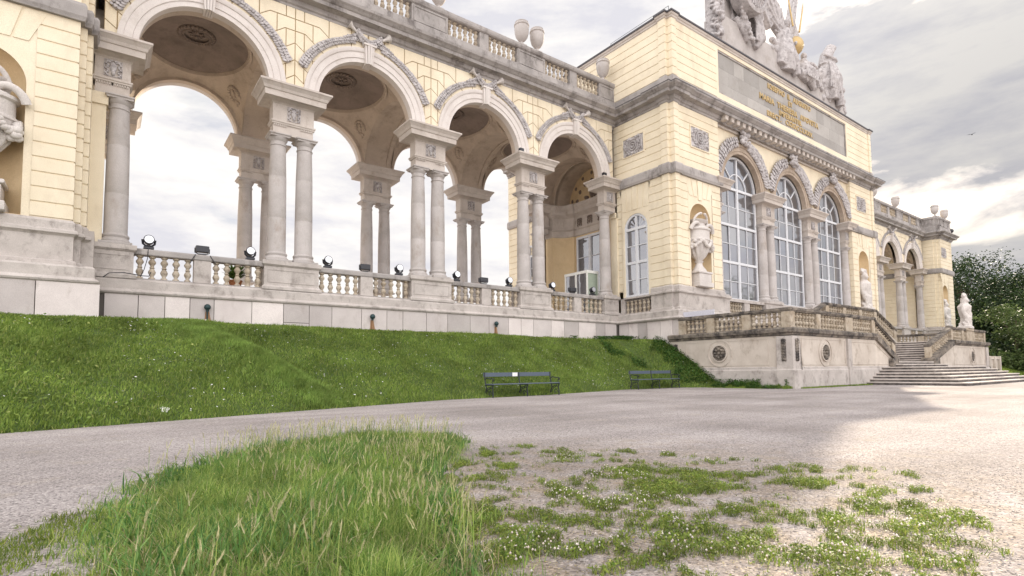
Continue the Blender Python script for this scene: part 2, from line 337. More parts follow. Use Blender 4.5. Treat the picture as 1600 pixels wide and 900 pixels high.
def rust(z0, z1, n, depth=0.035, gap=0.045):
    h = (z1 - z0) / n; p = []
    for i in range(n):
        a = z0 + i * h; b = a + h
        p += [(-depth, a), (-depth, a + gap * 0.5), (0, a + gap), (0, b - 0.004)]
    p.append((-depth, z1)); return p
def corner_plan_left(xs, yf, back, u1):
    """back->front along the left side, notched corner, then along the front to u1"""
    return [(xs + 0.10, back), (xs + 0.10, yf + 0.75), (xs, yf + 0.75), (xs, yf + 0.30), (xs + 0.22, yf + 0.30), (xs + 0.22, yf), (xs + 0.62, yf), (xs + 0.62, yf + 0.08), (u1, yf + 0.08)]
def mirror_plan(pl, c2): return [(c2 - x, y) for x, y in pl][::-1]

# ------------------------------------------------------------ main dimensions
B = 6.085; X1 = 5.823; YC = 22.4; YR = 28.5; ZS = 12.05
XS, XS2, YP = 24.27, 51.05, 17.99
MIR = XS + XS2
YPC = 18.6
def KX(k): return X1 + (k - 1) * B
palace = empty('palace', (37.66, 22, 0), 'long cream and grey arcaded palace with open columned wings and a gilded inscription', 'building')

# ---- plinth, ledge
def slabs(mb, F, u0, u1, z0, z1, wmin, wmax, d=0.0, split=0.3):
    u = u0; bk = MB()
    while u < u1 - 0.05:
        w = random.uniform(wmin, wmax)
        if u1 - (u + w) < wmin * 0.6: w = u1 - u
        e = random.uniform(-0.004, 0.004)
        if random.random() < split:
            zm = random.uniform(z0 + (z1 - z0) * 0.35, z0 + (z1 - z0) * 0.75)
            fbox(mb, F, u + 0.011, u + w - 0.011, z0, zm - 0.011, d - 0.1, d + e); fbox(mb, F, u + 0.011, u + w - 0.011, zm + 0.011, z1, d - 0.1, d + e + 0.003)
        else: fbox(mb, F, u + 0.011, u + w - 0.011, z0, z1, d - 0.1, d + e)
        u += w
YM = YC - 0.52   # marble face of the wing
EX, EY = -0.50, 20.5  # left end pavilion corner
mb = MB(); F0 = Fr(0, YM, 0)
slabs(mb, F0, 0.0, 23.85, 1.2, 3.52, 0.7, 1.35, split=0.12)
mb.build('marble_wall_slabs', marble, palace); mb = MB()
slabs(mb, Fr(24.07, 0, -PI / 2), -21.88, -17.7, 1.2, 3.52, 0.6, 0.95, split=0.3)
mb.build('marble_wall_slabs', marble, palace); mb = MB()
slabs(mb, Fr(0, EY - 0.48, 0), -7.5, -0.10, 1.2, 3.52, 1.0, 1.7, split=0.1)
mb.build('marble_wall_slabs', marble, palace)
mb = MB(); mb.box(-7.4, -0.16, EY - 0.44, 26, -1, 3.5); mb.box(-0.2, 24.2, YM + 0.04, 26, -1, 3.5); mb.box(24.12, 51.2, 17.8, 33, -1, 3.5); mb.box(51.3, 75.6, YM, 26, -1, 3.5)
mb.build('foundation', joint, palace)
ledge_prof = [(-0.5, 3.50), (0.02, 3.50), (0.10, 3.55), (0.12, 3.60), (0.02, 3.68), (0.0, 3.70), (0.0, 3.98), (-0.05, 4.04), (-0.30, 4.06)]
led_l = [(-7.4, EY - 0.42), (-0.26, EY - 0.42), (-0.26, YM - 0.02)]
mb = MB(); mb.sweep([(-7.4, EY - 0.42), (-0.24, EY - 0.42), (-0.24, YM + 0.04), (24.02, YM + 0.04), (24.02, YP - 0.28), (51.3, YP - 0.28), (51.3, YM), (75.5, YM), (75.5, EY - 0.4), (80.3, EY - 0.4), (80.3, 30)], ledge_prof)
mb.build('plinth_ledge', plinth_st, palace)
mb = MB(); mb.box(-0.3, 24.3, YM + 0.1, 29.2, 3.4, 4.06); mb.box(51, 75.6, YM + 0.1, 29.2, 3.4, 4.06)
mb.build('gallery_floor', plinth_st, palace)

# ---- pedestals, posts, rails, balusters of the wing
bal_prof = [(0.085, 0), (0.085, 0.05), (0.06, 0.07), (0.055, 0.10), (0.075, 0.15), (0.105, 0.24), (0.112, 0.30), (0.085, 0.38), (0.055, 0.44), (0.045, 0.47), (0.07, 0.49), (0.05, 0.51), (0.045, 0.56), (0.06, 0.60), (0.085, 0.63), (0.085, 0.68)]
def bal_mesh(h, sc=1.0, seg=10):
    # symmetrical double-bellied baluster
    p = [(0.10, 0), (0.10, 0.07), (0.06, 0.10), (0.055, 0.14), (0.10, 0.24), (0.115, 0.31), (0.085, 0.40), (0.055, 0.46), (0.085, 0.50), (0.055, 0.54), (0.06, 0.60), (0.11, 0.69), (0.115, 0.75), (0.07, 0.84), (0.055, 0.88), (0.10, 0.92), (0.10, 1.0)]
    mb = MB(); mb.lathe(0, 0, [(r * sc, z * h) for r, z in p], seg); me_o = mb.build('baluster', stone_bal, None, 0.7); me = me_o.data; bpy.data.objects.remove(me_o); return me
BAL_WING = bal_mesh(0.80); BAL_ROOF = bal_mesh(0.86, 1.0, 8); BAL_TER = bal_mesh(0.66, 0.95, 8); BAL_SMALL = bal_mesh(0.72, 0.9, 8)
def put_bal(me, locs, parent, tilt=None):
    for l in locs:
        o = link('baluster', me); o.location = l; setp(o, parent)
def pedestal(mb, x0, x1, y0, y1, z0, zt):
    pl = [(x0, y1), (x0, y0), (x1, y0), (x1, y1)]
    mb.sweep(pl, [(0.09, z0), (0.09, z0 + 0.1), (0.02, z0 + 0.16), (0, z0 + 0.17), (0, zt - 0.22), (0.03, zt - 0.2), (0.08, zt - 0.15), (0.08, zt - 0.01), (0.07, zt)], True, capz=True)
    if x1 - x0 > 1.2: # sunk panel
        fx = MB()
def wing_ped(k, mirror=False):
    x = KX(k); x0, x1 = x - 1.015, x + 1.015
    if k == 0: x0 = x - 0.35
    if k == 4: x1 = x + 0.16
    if mirror: x0, x1 = MIR - x1, MIR - x0
    mb = MB(); pedestal(mb, x0, x1, YM + 0.13, YC + 0.55, 4.05, 5.163)
    F = Fr(0, YM + 0.13, 0)
    for a, b, c, d in ((x0 + 0.12, x1 - 0.12, 4.33, 4.36), (x0 + 0.12, x1 - 0.12, 4.80, 4.83)): fbox(mb, F, a, b, c, d, 0, 0.018)
    for a in (x0 + 0.12, x1 - 0.15): fbox(mb, F, a, a + 0.03, 4.36, 4.80, 0, 0.018)
    mb.build('pedestal', plinth_st, palace)
for k in range(5): wing_ped(k)
for k in range(0, 3): wing_ped(k, True)
BY = YM + 0.35
def wing_bal(xc, individual=True):
    a, b = xc - B / 2 + 1.02, xc + B / 2 - 1.02
    mb = MB(); mb.sweep([(a, BY + 0.17), (a, BY - 0.15), (b, BY - 0.15), (b, BY + 0.17)], [(0, 4.90), (0.02, 4.93), (0.02, 5.06), (0.0, 5.10), (-0.06, 5.12)], True, capz=True)
    mb.box(a, b, BY - 0.12, BY + 0.14, 4.03, 4.11)
    r = mb.build('balustrade', stone_dark, palace)
    p = MB(); p.box(xc - 0.27, xc + 0.27, BY - 0.135, BY + 0.155, 4.10, 4.90); p.build('post', plinth_st, r)
    n = 5; s = (xc - 0.27 - a) / n; put_bal(BAL_WING, [(a + s * (i + 0.5), BY, 4.105) for i in range(n)] + [(xc + 0.27 + s * (i + 0.5), BY, 4.105) for i in range(n)], r)
for k in range(4): wing_bal(X1 - B / 2 + B * k)
for k in range(2): wing_bal(MIR - (X1 - B / 2 + B * k))

# ---- columns and imposts
def col_prof(h0, h1):
    H = h1 - h0
    return [(0.43, h0 + 0.0), (0.43, h0 + 0.07), (0.40, h0 + 0.10), (0.365, h0 + 0.17), (0.385, h0 + 0.20), (0.395, h0 + 0.245), (0.375, h0 + 0.285), (0.345, h0 + 0.30), (0.335, h0 + 0.36), (0.334, h0 + H * 0.33), (0.330, h0 + H * 0.332), (0.333, h0 + H * 0.334), (0.318, h0 + H * 0.66), (0.314, h0 + H * 0.662), (0.317, h0 + H * 0.664), (0.282, h1 - 0.45)]
def cap_prof(h1): return [(0.282, h1 - 0.45), (0.31, h1 - 0.43), (0.31, h1 - 0.40), (0.282, h1 - 0.385), (0.282, h1 - 0.27), (0.30, h1 - 0.25), (0.34, h1 - 0.18), (0.36, h1 - 0.13), (0.36, h1 - 0.12)]
def column(x, y, mat=None):
    mb = MB(); mb.bbox(x - 0.46, x + 0.46, y - 0.46, y + 0.46, 5.163, 5.235, 0.01); mb.lathe(x, y, [(r, z) for r, z in col_prof(5.235, 10.19)], 28)
    c = mb.build('column', mat or stone_col, palace, 0.6)
    mb = MB(); mb.lathe(x, y, cap_prof(10.19), 28, cap=False)
    mb.sweep([(x - 0.36, y + 0.36), (x - 0.36, y - 0.36), (x + 0.36, y - 0.36), (x + 0.36, y + 0.36)], [(0, 10.07), (0.01, 10.12), (0.05, 10.15), (0.05, 10.19)], True, capz=True)
    mb.build('capital', mat or stone_col, c, 0.5); return c
def bucranium():
    mb = MB(); s = [('e', (0, 0, 0.06), (0.10, 0.05, 0.20)), ('e', (0, -0.02, -0.12), (0.07, 0.05, 0.10))]
    mb.blob((0, 0, 0.06), (0.10, 0.05, 0.18)); mb.blob((0, -0.02, -0.14), (0.06, 0.05, 0.10)); mb.blob((-0.05, -0.03, 0.1), (0.03, 0.04, 0.03)); mb.blob((0.05, -0.03, 0.1), (0.03, 0.04, 0.03))
    for sx in (-1, 1):
        mb.tube([(sx * 0.07, 0, 0.2), (sx * 0.17, -0.02, 0.24), (sx * 0.2, 0, 0.17)], [0.035, 0.03, 0.02], 6)
        for i in range(9): mb.blob((sx * (0.17 + 0.03 * math.sin(i * 2)), -0.015, 0.2 - i * 0.055), (0.045, 0.04, 0.035), None, 6, 4)
        mb.blob((sx * 0.06, -0.01, 0.26), (0.06, 0.03, 0.025))
    return mb
BUC = bucranium()
def impost(xc, yc, x0=None, x1=None, mat=None, rear=False, relief=True):
    x0 = xc - 0.7775 if x0 is None else x0; x1 = xc + 0.7775 if x1 is None else x1
    y0, y1 = yc - 0.27, yc + 0.27
    pl = [(x0, y1), (x0, y0), (x1, y0), (x1, y1)]
    mat = mat or stone_warm
    mb = MB(); mb.sweep(pl, [(-0.02, 10.19), (-0.02, 10.56), (0.03, 10.59), (0.03, 10.63), (0.06, 10.66), (0.06, 10.71), (0.0, 10.73), (0.0, 11.38), (0.02, 11.40), (0.05, 11.44), (0.22, 11.50), (0.375, 11.50), (0.385, 11.71), (0.42, 11.73), (0.46, 11.83), (0.54, 11.93), (0.575, 11.96), (0.575, 12.03), (0.52, 12.05)], True, capz=True)
    F = Fr(0, y0, 0) if not rear else Fr(0, y0, 0)
    for s in (0, 1):  # rows of drops under the band
        a = x0 + 0.04 if s == 0 else x1 - 0.52
        for i in range(7): fbox(mb, F, a + i * 0.07, a + i * 0.07 + 0.04, 10.50, 10.57, -0.03, 0.02)
        for i in range(4): fbox(mb, F, a + i * 0.12, a + i * 0.12 + 0.05, 10.78, 11.32, -0.02, -0.001 + 0.006)
    o = mb.build('impost', mat, palace)
    if relief:
        r = MB(); cx = (x0 + x1) / 2; fbox(r, F, cx - 0.24, cx + 0.24, 10.78, 10.80, -0.02, 0.03); fbox(r, F, cx - 0.24, cx + 0.24, 11.32, 11.34, -0.02, 0.03)
        for a in (cx - 0.25, cx + 0.23): fbox(r, F, a, a + 0.02, 10.78, 11.34, -0.02, 0.03)
        r.merge(BUC, Matrix.Translation((cx, y0 - 0.02, 11.05))); r.build('relief', carve, o, 0.8)
    return o
for k in range(5):
    x = KX(k)
    im = stone_warm
    if k in (1, 2, 3):
        column(x - 0.505, YC); column(x + 0.505, YC); impost(x, YC)
        column(x - 0.505, YR); column(x + 0.505, YR); impost(x, YR, mat=yellow if False else stone_warm)
    elif k == 0:
        column(x + 0.505, YC); impost(x, YC, x0=x - 0.2)
        column(x + 0.505, YR); impost(x, YR, x0=x - 0.2)
    else:
        column(x - 0.505, YC); impost(x, YC, x1=x + 0.19)
        column(x - 0.505, YR); impost(x, YR, x1=x + 0.19, relief=False)
for k in (0, 1, 2):
    x = MIR - KX(k)
    if k == 0: column(x - 0.505, YC); impost(x, YC, x1=x + 0.2)
    else: column(x - 0.505, YC); column(x + 0.505, YC); impost(x, YC); column(x - 0.505, YR); column(x + 0.505, YR); impost(x, YR, relief=False)
for j, x in enumerate((28.56, 34.62, 40.70, 46.76)):
    if j in (1, 2): column(x - 0.505, YPC); column(x + 0.505, YPC); impost(x, YPC)
    elif j == 0: column(x + 0.505, YPC); impost(x, YPC, x0=x + 0.25)
    else: column(x - 0.505, YPC); impost(x, YPC, x1=x - 0.25)

# ---- arcade walls with archivolts
RI, RE = 2.1, 2.7
arch_prof = [(RI, -0.27), (RI, 0.05), (2.27, 0.05), (2.285, 0.085), (2.52, 0.085), (2.54, 0.12), (2.62, 0.15), (RE, 0.15), (RE, -0.03)]
def spandrel_blocks(mb, F, uc, hw, zt, full=True):
    """rusticated courses bending down towards the arch"""
    n = 7; h = (zt - ZS) / n; dd = 0.035
    def line(k, x):
        z = ZS + k * h; zc = min(z, ZS + 2.95)
        rr = 3.62; dzc = z - ZS
        xk = math.sqrt(max(rr * rr - dzc * dzc, 0.0)) if dzc < rr else 0.0
        ax = abs(x)
        return z - (max(0, xk - ax) * 0.75 if k not in (0, n) else 0)
    def az(x): return ZS + math.sqrt(max(RE * RE - x * x, 0)) if abs(x) < RE else ZS - 9
    for sgn in (-1, 1):
        for k in range(n):
            breaks = [0.02, (1.35 if k % 2 else 0.75) if k > 4 else 0.02, 2.35 if k % 2 else 1.7, hw - 0.35 if k % 2 == 0 else hw]
            xs0 = sorted(set(b for b in breaks if b <= hw)) + ([hw] if hw not in breaks else [])
            for bi in range(len(xs0) - 1):
                a, b = xs0[bi] + 0.018, xs0[bi + 1] - 0.018
                if b - a < 0.1: continue
                m = 22; pts = []
                for i in range(m + 1):
                    x = a + (b - a) * i / m; lo = max(line(k, x) + 0.02, az(x)); hi = max(line(k + 1, x) - 0.02, az(x))
                    pts.append((x, lo, hi))
                i = 0
                while i < m:
                    if pts[i][2] - pts[i][1] > 0.004 or pts[i + 1][2] - pts[i + 1][1] > 0.004:
                        x0_, l0, h0 = pts[i]; x1_, l1, h1 = pts[i + 1]
                        v = [F(uc + sgn * x0_, l0, dd), F(uc + sgn * x1_, l1, dd), F(uc + sgn * x1_, h1, dd), F(uc + sgn * x0_, h0, dd), F(uc + sgn * x0_, l0, 0), F(uc + sgn * x1_, l1, 0), F(uc + sgn * x1_, h1, 0), F(uc + sgn * x0_, h0, 0)]
                        mb.add(v, [(0, 1, 2, 3), (0, 1, 5, 4), (3, 2, 6, 7)])
                        if i == 0: mb.add(v, [(0, 3, 7, 4)])
                        if i == m - 1: mb.add(v, [(1, 2, 6, 5)])
                    i += 1
def keystone(mb, F, uc, d=0.0):
    for i in range(4):
        a = -0.2 + i * 0.1; s0, s1 = 0.82, 1.12
        pr = [(uc + a * s0, ZS + 2.02), (uc + (a + 0.085) * s0, ZS + 2.02), (uc + (a + 0.085) * s1, ZS + 2.82), (uc + a * s1, ZS + 2.82)]
        dd = 0.24 if i in (1, 2) else 0.20
        mb.prism(pr, lambda u, z: F(u, z, -0.3), lambda u, z, dd=dd: F(u, z, d + dd + (0.05 if z > ZS + 2.5 else 0)))
    fbox(mb, F, uc - 0.28, uc + 0.28, ZS + 2.80, ZS + 2.88, -0.02, 0.30)
rr_ = random.Random(3)
def leafchain(mb, F, path, w, d):
    """overlapping laurel leaves along a path of (u,z)"""
    # resample so that the leaves overlap like scales
    seglen = [math.dist(path[i], path[i + 1]) for i in range(len(path) - 1)]; tot = sum(seglen); s = 0.0
    while s < tot:
        acc = 0; i = 0
        while i < len(seglen) - 1 and acc + seglen[i] < s: acc += seglen[i]; i += 1
        f = (s - acc) / seglen[i]; (u0, z0), (u1, z1) = path[i], path[i + 1]; t = math.atan2(z1 - z0, u1 - u0); ww = w(s / tot)
        for k in (-1, 0, 1):
            off = k * ww * 0.66; u = u0 + (u1 - u0) * f - math.sin(t) * off; z = z0 + (z1 - z0) * f + math.cos(t) * off
            dir_ = Vector((F.u.x * math.cos(t), F.u.y * math.cos(t), math.sin(t))); nn = F.n; bb = dir_.cross(nn)
            tw = rr_.uniform(-0.25, 0.25) + k * 0.55
            d2 = dir_ * math.cos(tw) - bb * math.sin(tw); lift = 0.38 + rr_.uniform(-.1, .15); d3 = (-d2 * math.cos(lift) + nn * math.sin(lift)); b2 = d3.cross(nn).normalized(); n3 = d3.cross(b2)
            Rm = Matrix((d3, b2, n3)).transposed()
            mb.blob(F(u, z, d + (0.06 if k == 0 else 0.03) + rr_.uniform(0, 0.03)), (ww * 0.62, ww * 0.34, ww * 0.16), Rm, 7, 5)
        mb.blob(F(u0 + (u1 - u0) * f, z0 + (z1 - z0) * f, d - 0.02), (ww * .6, ww * .4, ww * .6), None, 6, 4)
        s += ww * 0.62
def garland(F, uc, parent, big=False):
    mb = MB(); R = 2.98
    for sg in (-1, 1):
        pts = []
        for i in range(25):
            a = math.radians(23 + (78 - 23) * i / 24); pts.append((uc + sg * R * math.cos(a), ZS + R * math.sin(a)))
        pts += [(uc + sg * 0.60, ZS + 3.12), (uc + sg * 0.52, ZS + 3.2)]
        leafchain(mb, F, pts, lambda t: 0.19 - 0.07 * t, 0.06)
    pts = [(uc - 0.5 + i * 0.1, ZS + 3.25 - 0.32 * math.sin(PI * i / 10)) for i in range(11)]
    leafchain(mb, F, pts, lambda t: 0.13 + 0.05 * math.sin(PI * t), 0.16)
    for sg in (-1, 1):
        mb.blob(F(uc + sg * 0.5, ZS + 3.32, 0.15), (0.12, 0.12, 0.12)); mb.blob(F(uc + sg * 0.5, ZS + 3.36, 0.24), (0.06, 0.06, 0.06))
        for i in range(6): mb.blob(F(uc + sg * (0.62 + i * 0.09), ZS + 3.16 - 0.05 * i, 0.12), (0.09, 0.05, 0.05), None, 6, 4)
    g = mb.build('garland', carve, parent, 0.9)
    for sg in (-1, 1):
        t = MB(); p = [F(uc - sg * 0.30, ZS + 2.86, 0.12), F(uc + sg * 0.55, ZS + 3.28, 0.16), F(uc + sg * 0.78, ZS + 3.42, 0.18), F(uc + sg * 0.86, ZS + 3.47, 0.19), F(uc + sg * 0.90, ZS + 3.49, 0.19)]
        t.tube(p, [0.03, 0.045, 0.08, 0.14, 0.19], 12); t.build('trumpet', carve_w, g, 0.8)
        t = MB(); t.tube([F(uc + sg * 0.35, ZS + 3.0, 0.08), F(uc + sg * 0.95, ZS + 3.06, 0.08)], [0.07, 0.05], 6); t.build('torch', carve, g, 0.8)
def arcade_bay(xc, yf, ang=0, zt=15.5, orn=True, avm=None, wallm=None, u=None, blocks=True):
    F = Fr(xc, yf, ang)
    mb = MB(); arch_panel(mb, F, -B / 2, B / 2, ZS, zt, 0, RE - 0.02, ZS, ZS, 0.50, d=0.0, seg=32, back=False)
    fbox(mb, F, -B / 2, B / 2, zt - 0.3, zt + 0.3, -0.5, -0.02)
    w = mb.build('spandrel_wall', grooved if blocks else (wallm or yellow), palace)
    if blocks:
        b = MB(); spandrel_blocks(b, F, 0, B / 2, zt); b.build('rusticated_courses', yellow, w)
    a = MB(); arc_sweep(a, F, 0, ZS, arch_prof, seg=40); av = a.build('arch', avm or stone_white, palace, 0.5)
    if orn:
        kk = MB(); keystone(kk, F, 0); kk.build('keystone', stone_white if avm is None else avm, av)
        garland(F, 0, palace)
YF = YC - 0.27
for k in range(4):
    xc = X1 - B / 2 + B * k
    arcade_bay(xc, YF)
    arcade_bay(xc, YR + 0.27, PI, orn=False, blocks=False)
    # inner faces of both walls
    for yy, an in ((YF + 0.54, PI), (YR - 0.27, 0)):
        mb = MB(); arch_panel(mb, Fr(xc, yy, an), -B / 2, B / 2, ZS, 14.6, 0, 2.14, ZS, ZS, 0.0, seg=32)
        arc_sweep(mb, Fr(xc, yy, an), 0, ZS, [(RI, -0.27), (RI, 0.03), (2.3, 0.03), (2.3, -0.05)], seg=40)
        mb.build('inner_arch_band', vault, palace, 0.5)
for k in range(3):
    xc = MIR - (X1 - B / 2 + B * k)
    arcade_bay(xc, YF); arcade_bay(xc, YR + 0.27, PI, orn=False, blocks=False)
for xc in (31.59, 37.66, 43.73):
    arcade_bay(xc, YPC - 0.27, avm=stone_brown, wallm=yellow, blocks=False, orn=False)
    F = Fr(xc, YPC - 0.27, 0); mb = MB(); rrr = rr_
    # leafy trophy wreath above each window
    for sg in (-1, 1):
        pts = []
        for i in range(20):
            a = math.radians(12 + 66 * i / 19); pts.append((sg * 2.82 * math.cos(a), ZS + 2.82 * math.sin(a)))
        leafchain(mb, F, pts, lambda t: 0.30 + 0.10 * math.sin(PI * t), 0.14)
    for i in range(26):
        mb.blob(F(rr_.uniform(-0.4, 0.4), ZS + 2.9 + rr_.uniform(-0.25, 0.45), 0.2 + rr_.uniform(0, 0.2)), (0.14, 0.13, 0.15), Matrix.Rotation(rr_.uniform(0, 3), 3, 'Y'), 7, 5)
    for a in range(8): mb.tube([F(0.0, ZS + 3.0, 0.25), F(0.42 * math.sin(a * 0.4 - 1.4), ZS + 3.0 + 0.5 * math.cos(a * 0.4 - 1.4), 0.34)], [0.07, 0.03], 6)
    mb.build('wreath', carve, palace, 0.9)

# ---- vaults
HX, HY = 2.27, 2.78
def vault_bay(xc, yc):
    mb = MB(); seg = 64; rin = 0.86
    def z(u, v): return ZS + 2.2 * math.sqrt(max(2 - u * u - v * v, 0.0001))
    rings = 8; vs = []; fs = []
    for i in range(seg):
        a = 2 * PI * i / seg; c, s = math.cos(a), math.sin(a); edge = 1.0 / max(abs(c), abs(s))
        for k in range(rings + 1):
            t = rin + (edge - rin) * k / rings; u, v = c * t, s * t; vs.append((xc + u * HX, yc + v * HY, z(min(max(u, -1), 1), min(max(v, -1), 1))))
    for i in range(seg):
        j = (i + 1) % seg
        for k in range(rings): fs.append((i * (rings + 1) + k, j * (rings + 1) + k, j * (rings + 1) + k + 1, i * (rings + 1) + k + 1))
    mb.add(vs, fs)
    # ring mould around the oval
    zo = ZS + 2.2 * math.sqrt(2 - rin * rin); vs = []; fs = []
    pr = [(rin * 1.07, -0.12), (rin * 1.06, -0.06 - 0.1), (rin * 1.02, -0.1), (rin * 1.0, -0.12), (rin * 0.985, -0.04), (rin * 0.98, 0.06)]
    for i in range(seg):
        a = 2 * PI * i / seg
        for q, dz in pr: vs.append((xc + math.cos(a) * q * HX, yc + math.sin(a) * q * HY, zo + dz))
    m = len(pr)
    for i in range(seg):
        j = (i + 1) % seg
        for k in range(m - 1): fs.append((i * m + k, j * m + k, j * m + k + 1, i * m + k + 1))
    mb.add(vs, fs)
    v = mb.build('vault', vault, palace, 0.5)
    d = MB(); vs = []; fs = []; kr = 6
    for i in range(seg):
        a = 2 * PI * i / seg
        for k in range(kr + 1): t = k / kr; vs.append((xc + math.cos(a) * rin * 0.985 * HX * t, yc + math.sin(a) * rin * 0.985 * HY * t, zo + 0.02 + 0.45 * (1 - t * t)))
    for i in range(seg):
        j = (i + 1) % seg
        for k in range(kr): fs.append((i * (kr + 1) + k, j * (kr + 1) + k, j * (kr + 1) + k + 1, i * (kr + 1) + k + 1))
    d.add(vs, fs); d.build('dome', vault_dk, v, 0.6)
    r = MB()
    for i in range(26):
        a = 2 * PI * i / 26; r.blob((xc + 0.62 * math.cos(a), yc + 0.62 * math.sin(a), zo + 0.40), (0.13, 0.08, 0.07), Matrix.Rotation(a + 0.6, 3, 'Z'), 6, 4)
    r.lathe(xc, yc, [(0.46, zo + 0.36), (0.50, zo + 0.33), (0.54, zo + 0.38)], 24, cap=False)
    for i in range(8): a = 2 * PI * i / 8; r.blob((xc + 0.2 * math.cos(a), yc + 0.2 * math.sin(a), zo + 0.42), (0.12, 0.05, 0.05), Matrix.Rotation(a, 3, 'Z'), 6, 4)
    r.build('ceiling_rosette', vault_dk, v, 0.9)
    # pendentive wreaths
    for sx in (-1, 1):
        for sy in (-1, 1):
            w = MB()
            for i in range(14):
                a = 2 * PI * i / 14 * 0.9 + 0.5; u, vv = sx * (0.80 + 0.10 * math.cos(a)), sy * (0.80 + 0.085 * math.sin(a))
                w.blob((xc + u * HX, yc + vv * HY, z(u, vv) - 0.03), (0.09, 0.07, 0.09), None, 6, 4)
            for i in range(6):
                t = 0.74 + i * 0.028; w.blob((xc + sx * t * HX, yc + sy * t * HY, z(t, t) - 0.03), (0.06, 0.06, 0.09), None, 6, 4)
            w.build('pendentive_wreath', vault, v, 0.9)
YV = (YC + YR) / 2
for k in range(4): vault_bay(X1 - B / 2 + B * k, YV)
for k in range(2): vault_bay(MIR - (X1 - B / 2 + B * k), YV)
def cross_arch(x):
    mb = MB(); vs = []; fs = []; seg = 28; prof = [(-0.775, 0.0), (-0.50, 0.0), (-0.50, 0.05), (0.50, 0.05), (0.50, 0.0), (0.775, 0.0)]
    m = len(prof)
    for i in range(seg + 1):
        a = PI * i / seg
        for px, dz in prof: vs.append((x + px, YV - (HY + dz) * math.cos(a), ZS + (2.2 + dz) * math.sin(a)))
    for i in range(seg):
        for k in range(m - 1): fs.append((i * m + k, i * m + k + 1, (i + 1) * m + k + 1, (i + 1) * m + k))
    mb.add(vs, fs); mb.build('transverse_arch', vault, palace, 0.3)
for k in range(0, 5): cross_arch(KX(k))
for k in range(0, 3): cross_arch(MIR - KX(k))
# roof slab above the galleries (keeps daylight out of the vaults)
mb = MB(); mb.box(-0.4, 24.4, YF + 0.1, YR + 0.2, 15.3, 16.6); mb.build('gallery_roof', stone_dark, palace); mb = MB(); mb.box(50.9, 75.7, YF + 0.1, YR + 0.2, 15.3, 16.6); mb.build('gallery_roof', stone_dark, palace)

# ---- pavilion walls
PL = corner_plan_left(XS, YP, 33.0, 28.75)
PLfull = PL + [(28.75, YPC - 0.1)]
def up_to(pl, u1):  # cut the front run at u1
    q = [p for p in pl if not (p[1] < YP + 0.2 and p[0] > u1)]; q.append((u1, YP + 0.08)); return q
FRONT = YP + 0.08
NL0, NL1 = 25.62, 27.90; NC = 26.75
def both(name, mat, *runs):
    for mir in (False, True):
        mb = MB()
        for pl, prof in runs: mb.sweep(mirror_plan(pl, MIR) if mir else pl, prof)
        mb.build(name, mat, palace)
PLg = [(XS + 0.10, 22.3)] + PLfull[1:]; PLr = [(XS + 0.10, 33.0), (XS + 0.10, 28.7)]
both('upper_wall', yellow, (PLg, rust(12.05, 15.45, 8))); both('rear_wall', yellow, (PLr, rust(12.05, 15.45, 8)))
lw = MB(); n_low = 14
fr_l = [(XS + 0.10, 19.72)] + [p for p in PL[1:] if p[0] < 25.0] + [(NL0, FRONT)]
RLOW = rust(5.41, 11.49, n_low)
both('lower_wall', yellow, (fr_l, RLOW)); both('wall_strip', yellow, ([(NL1, FRONT), (28.75, FRONT), (28.75, YPC - 0.1)], RLOW))
lw.sweep([(XS + 0.10, 33.0), (XS + 0.10, 28.9)], RLOW); lw.build('rear_wall', yellow, palace); lw = MB(); lw.sweep([(XS + 0.10, 22.12), (XS + 0.10, 21.78)], RLOW); lw.build('wall_strip', yellow, palace); lw = MB()
lw.sweep([(XS2 - 0.1, 19.72), (XS2 - 0.1, 33.0)], RLOW); lw.build('lower_wall', yellow, palace)
# niche bays with arched recess
def niche(F, uc, r=0.96, zb=5.42, zs=9.2, u0=-1.13, u1=1.15, z1=11.49, parent=palace):
    mb = MB(); arch_panel(mb, F, uc + u0, uc + u1, 5.41, z1, uc, r, zs, zb, 0.03, d=-0.02, seg=24)
    # raised frame lines and voussoirs above
    fbox(mb, F, uc + u0 + 0.01, uc + u0 + 0.05, 5.5, 11.2, -0.02, 0.0)
    for i in range(-4, 5):
        a = i * 0.19; p0, p1 = 1.35 * math.tan(a) * 0.9, 0
        if abs(i) > 2: continue
    mb.build('niche_surround', yellow, parent)
    v = MB()
    for i in range(-2, 3):
        c0 = uc + i * 0.40; c1 = uc + i * 0.56; w0, w1 = 0.17, 0.24
        zz0 = 10.35 if i == 0 else 10.5
        v.prism([(c0 - w0, zz0), (c0 + w0, zz0), (c1 + w1, 11.45), (c1 - w1, 11.45)], lambda u, z: F(u, z, -0.03), lambda u, z, i=i: F(u, z, 0.03 if i == 0 else 0.005))
    v.build('voussoirs', yellow, parent)
    nb = MB(); seg = 14; vs = []; fs = []; dep = 0.85
    for j in range(seg + 1):
        a = PI * j / seg
        for zz in (zb, zs): vs.append(F(uc - r * math.cos(a), zz, -0.03 - dep * math.sin(a)))
    for j in range(seg): fs.append((2 * j, 2 * j + 2, 2 * j + 3, 2 * j + 1))
    nb.add(vs, fs); vs = []; fs = []; kk = 8
    for j in range(seg + 1):
        a = PI * j / seg
        for k in range(kk + 1):
            b = PI / 2 * k / kk; vs.append(F(uc - r * math.cos(a) * math.cos(b), zs + r * math.sin(b), -0.03 - dep * math.sin(a) * math.cos(b)))
    for j in range(seg):
        for k in range(kk): fs.append((j * (kk + 1) + k, (j + 1) * (kk + 1) + k, (j + 1) * (kk + 1) + k + 1, j * (kk + 1) + k + 1))
    nb.add(vs, fs); fbox(nb, F, uc - r, uc + r, zb - 0.1, zb + 0.002, -0.9, 0.0); nb.build('niche', yellow_in, parent, 0.6)
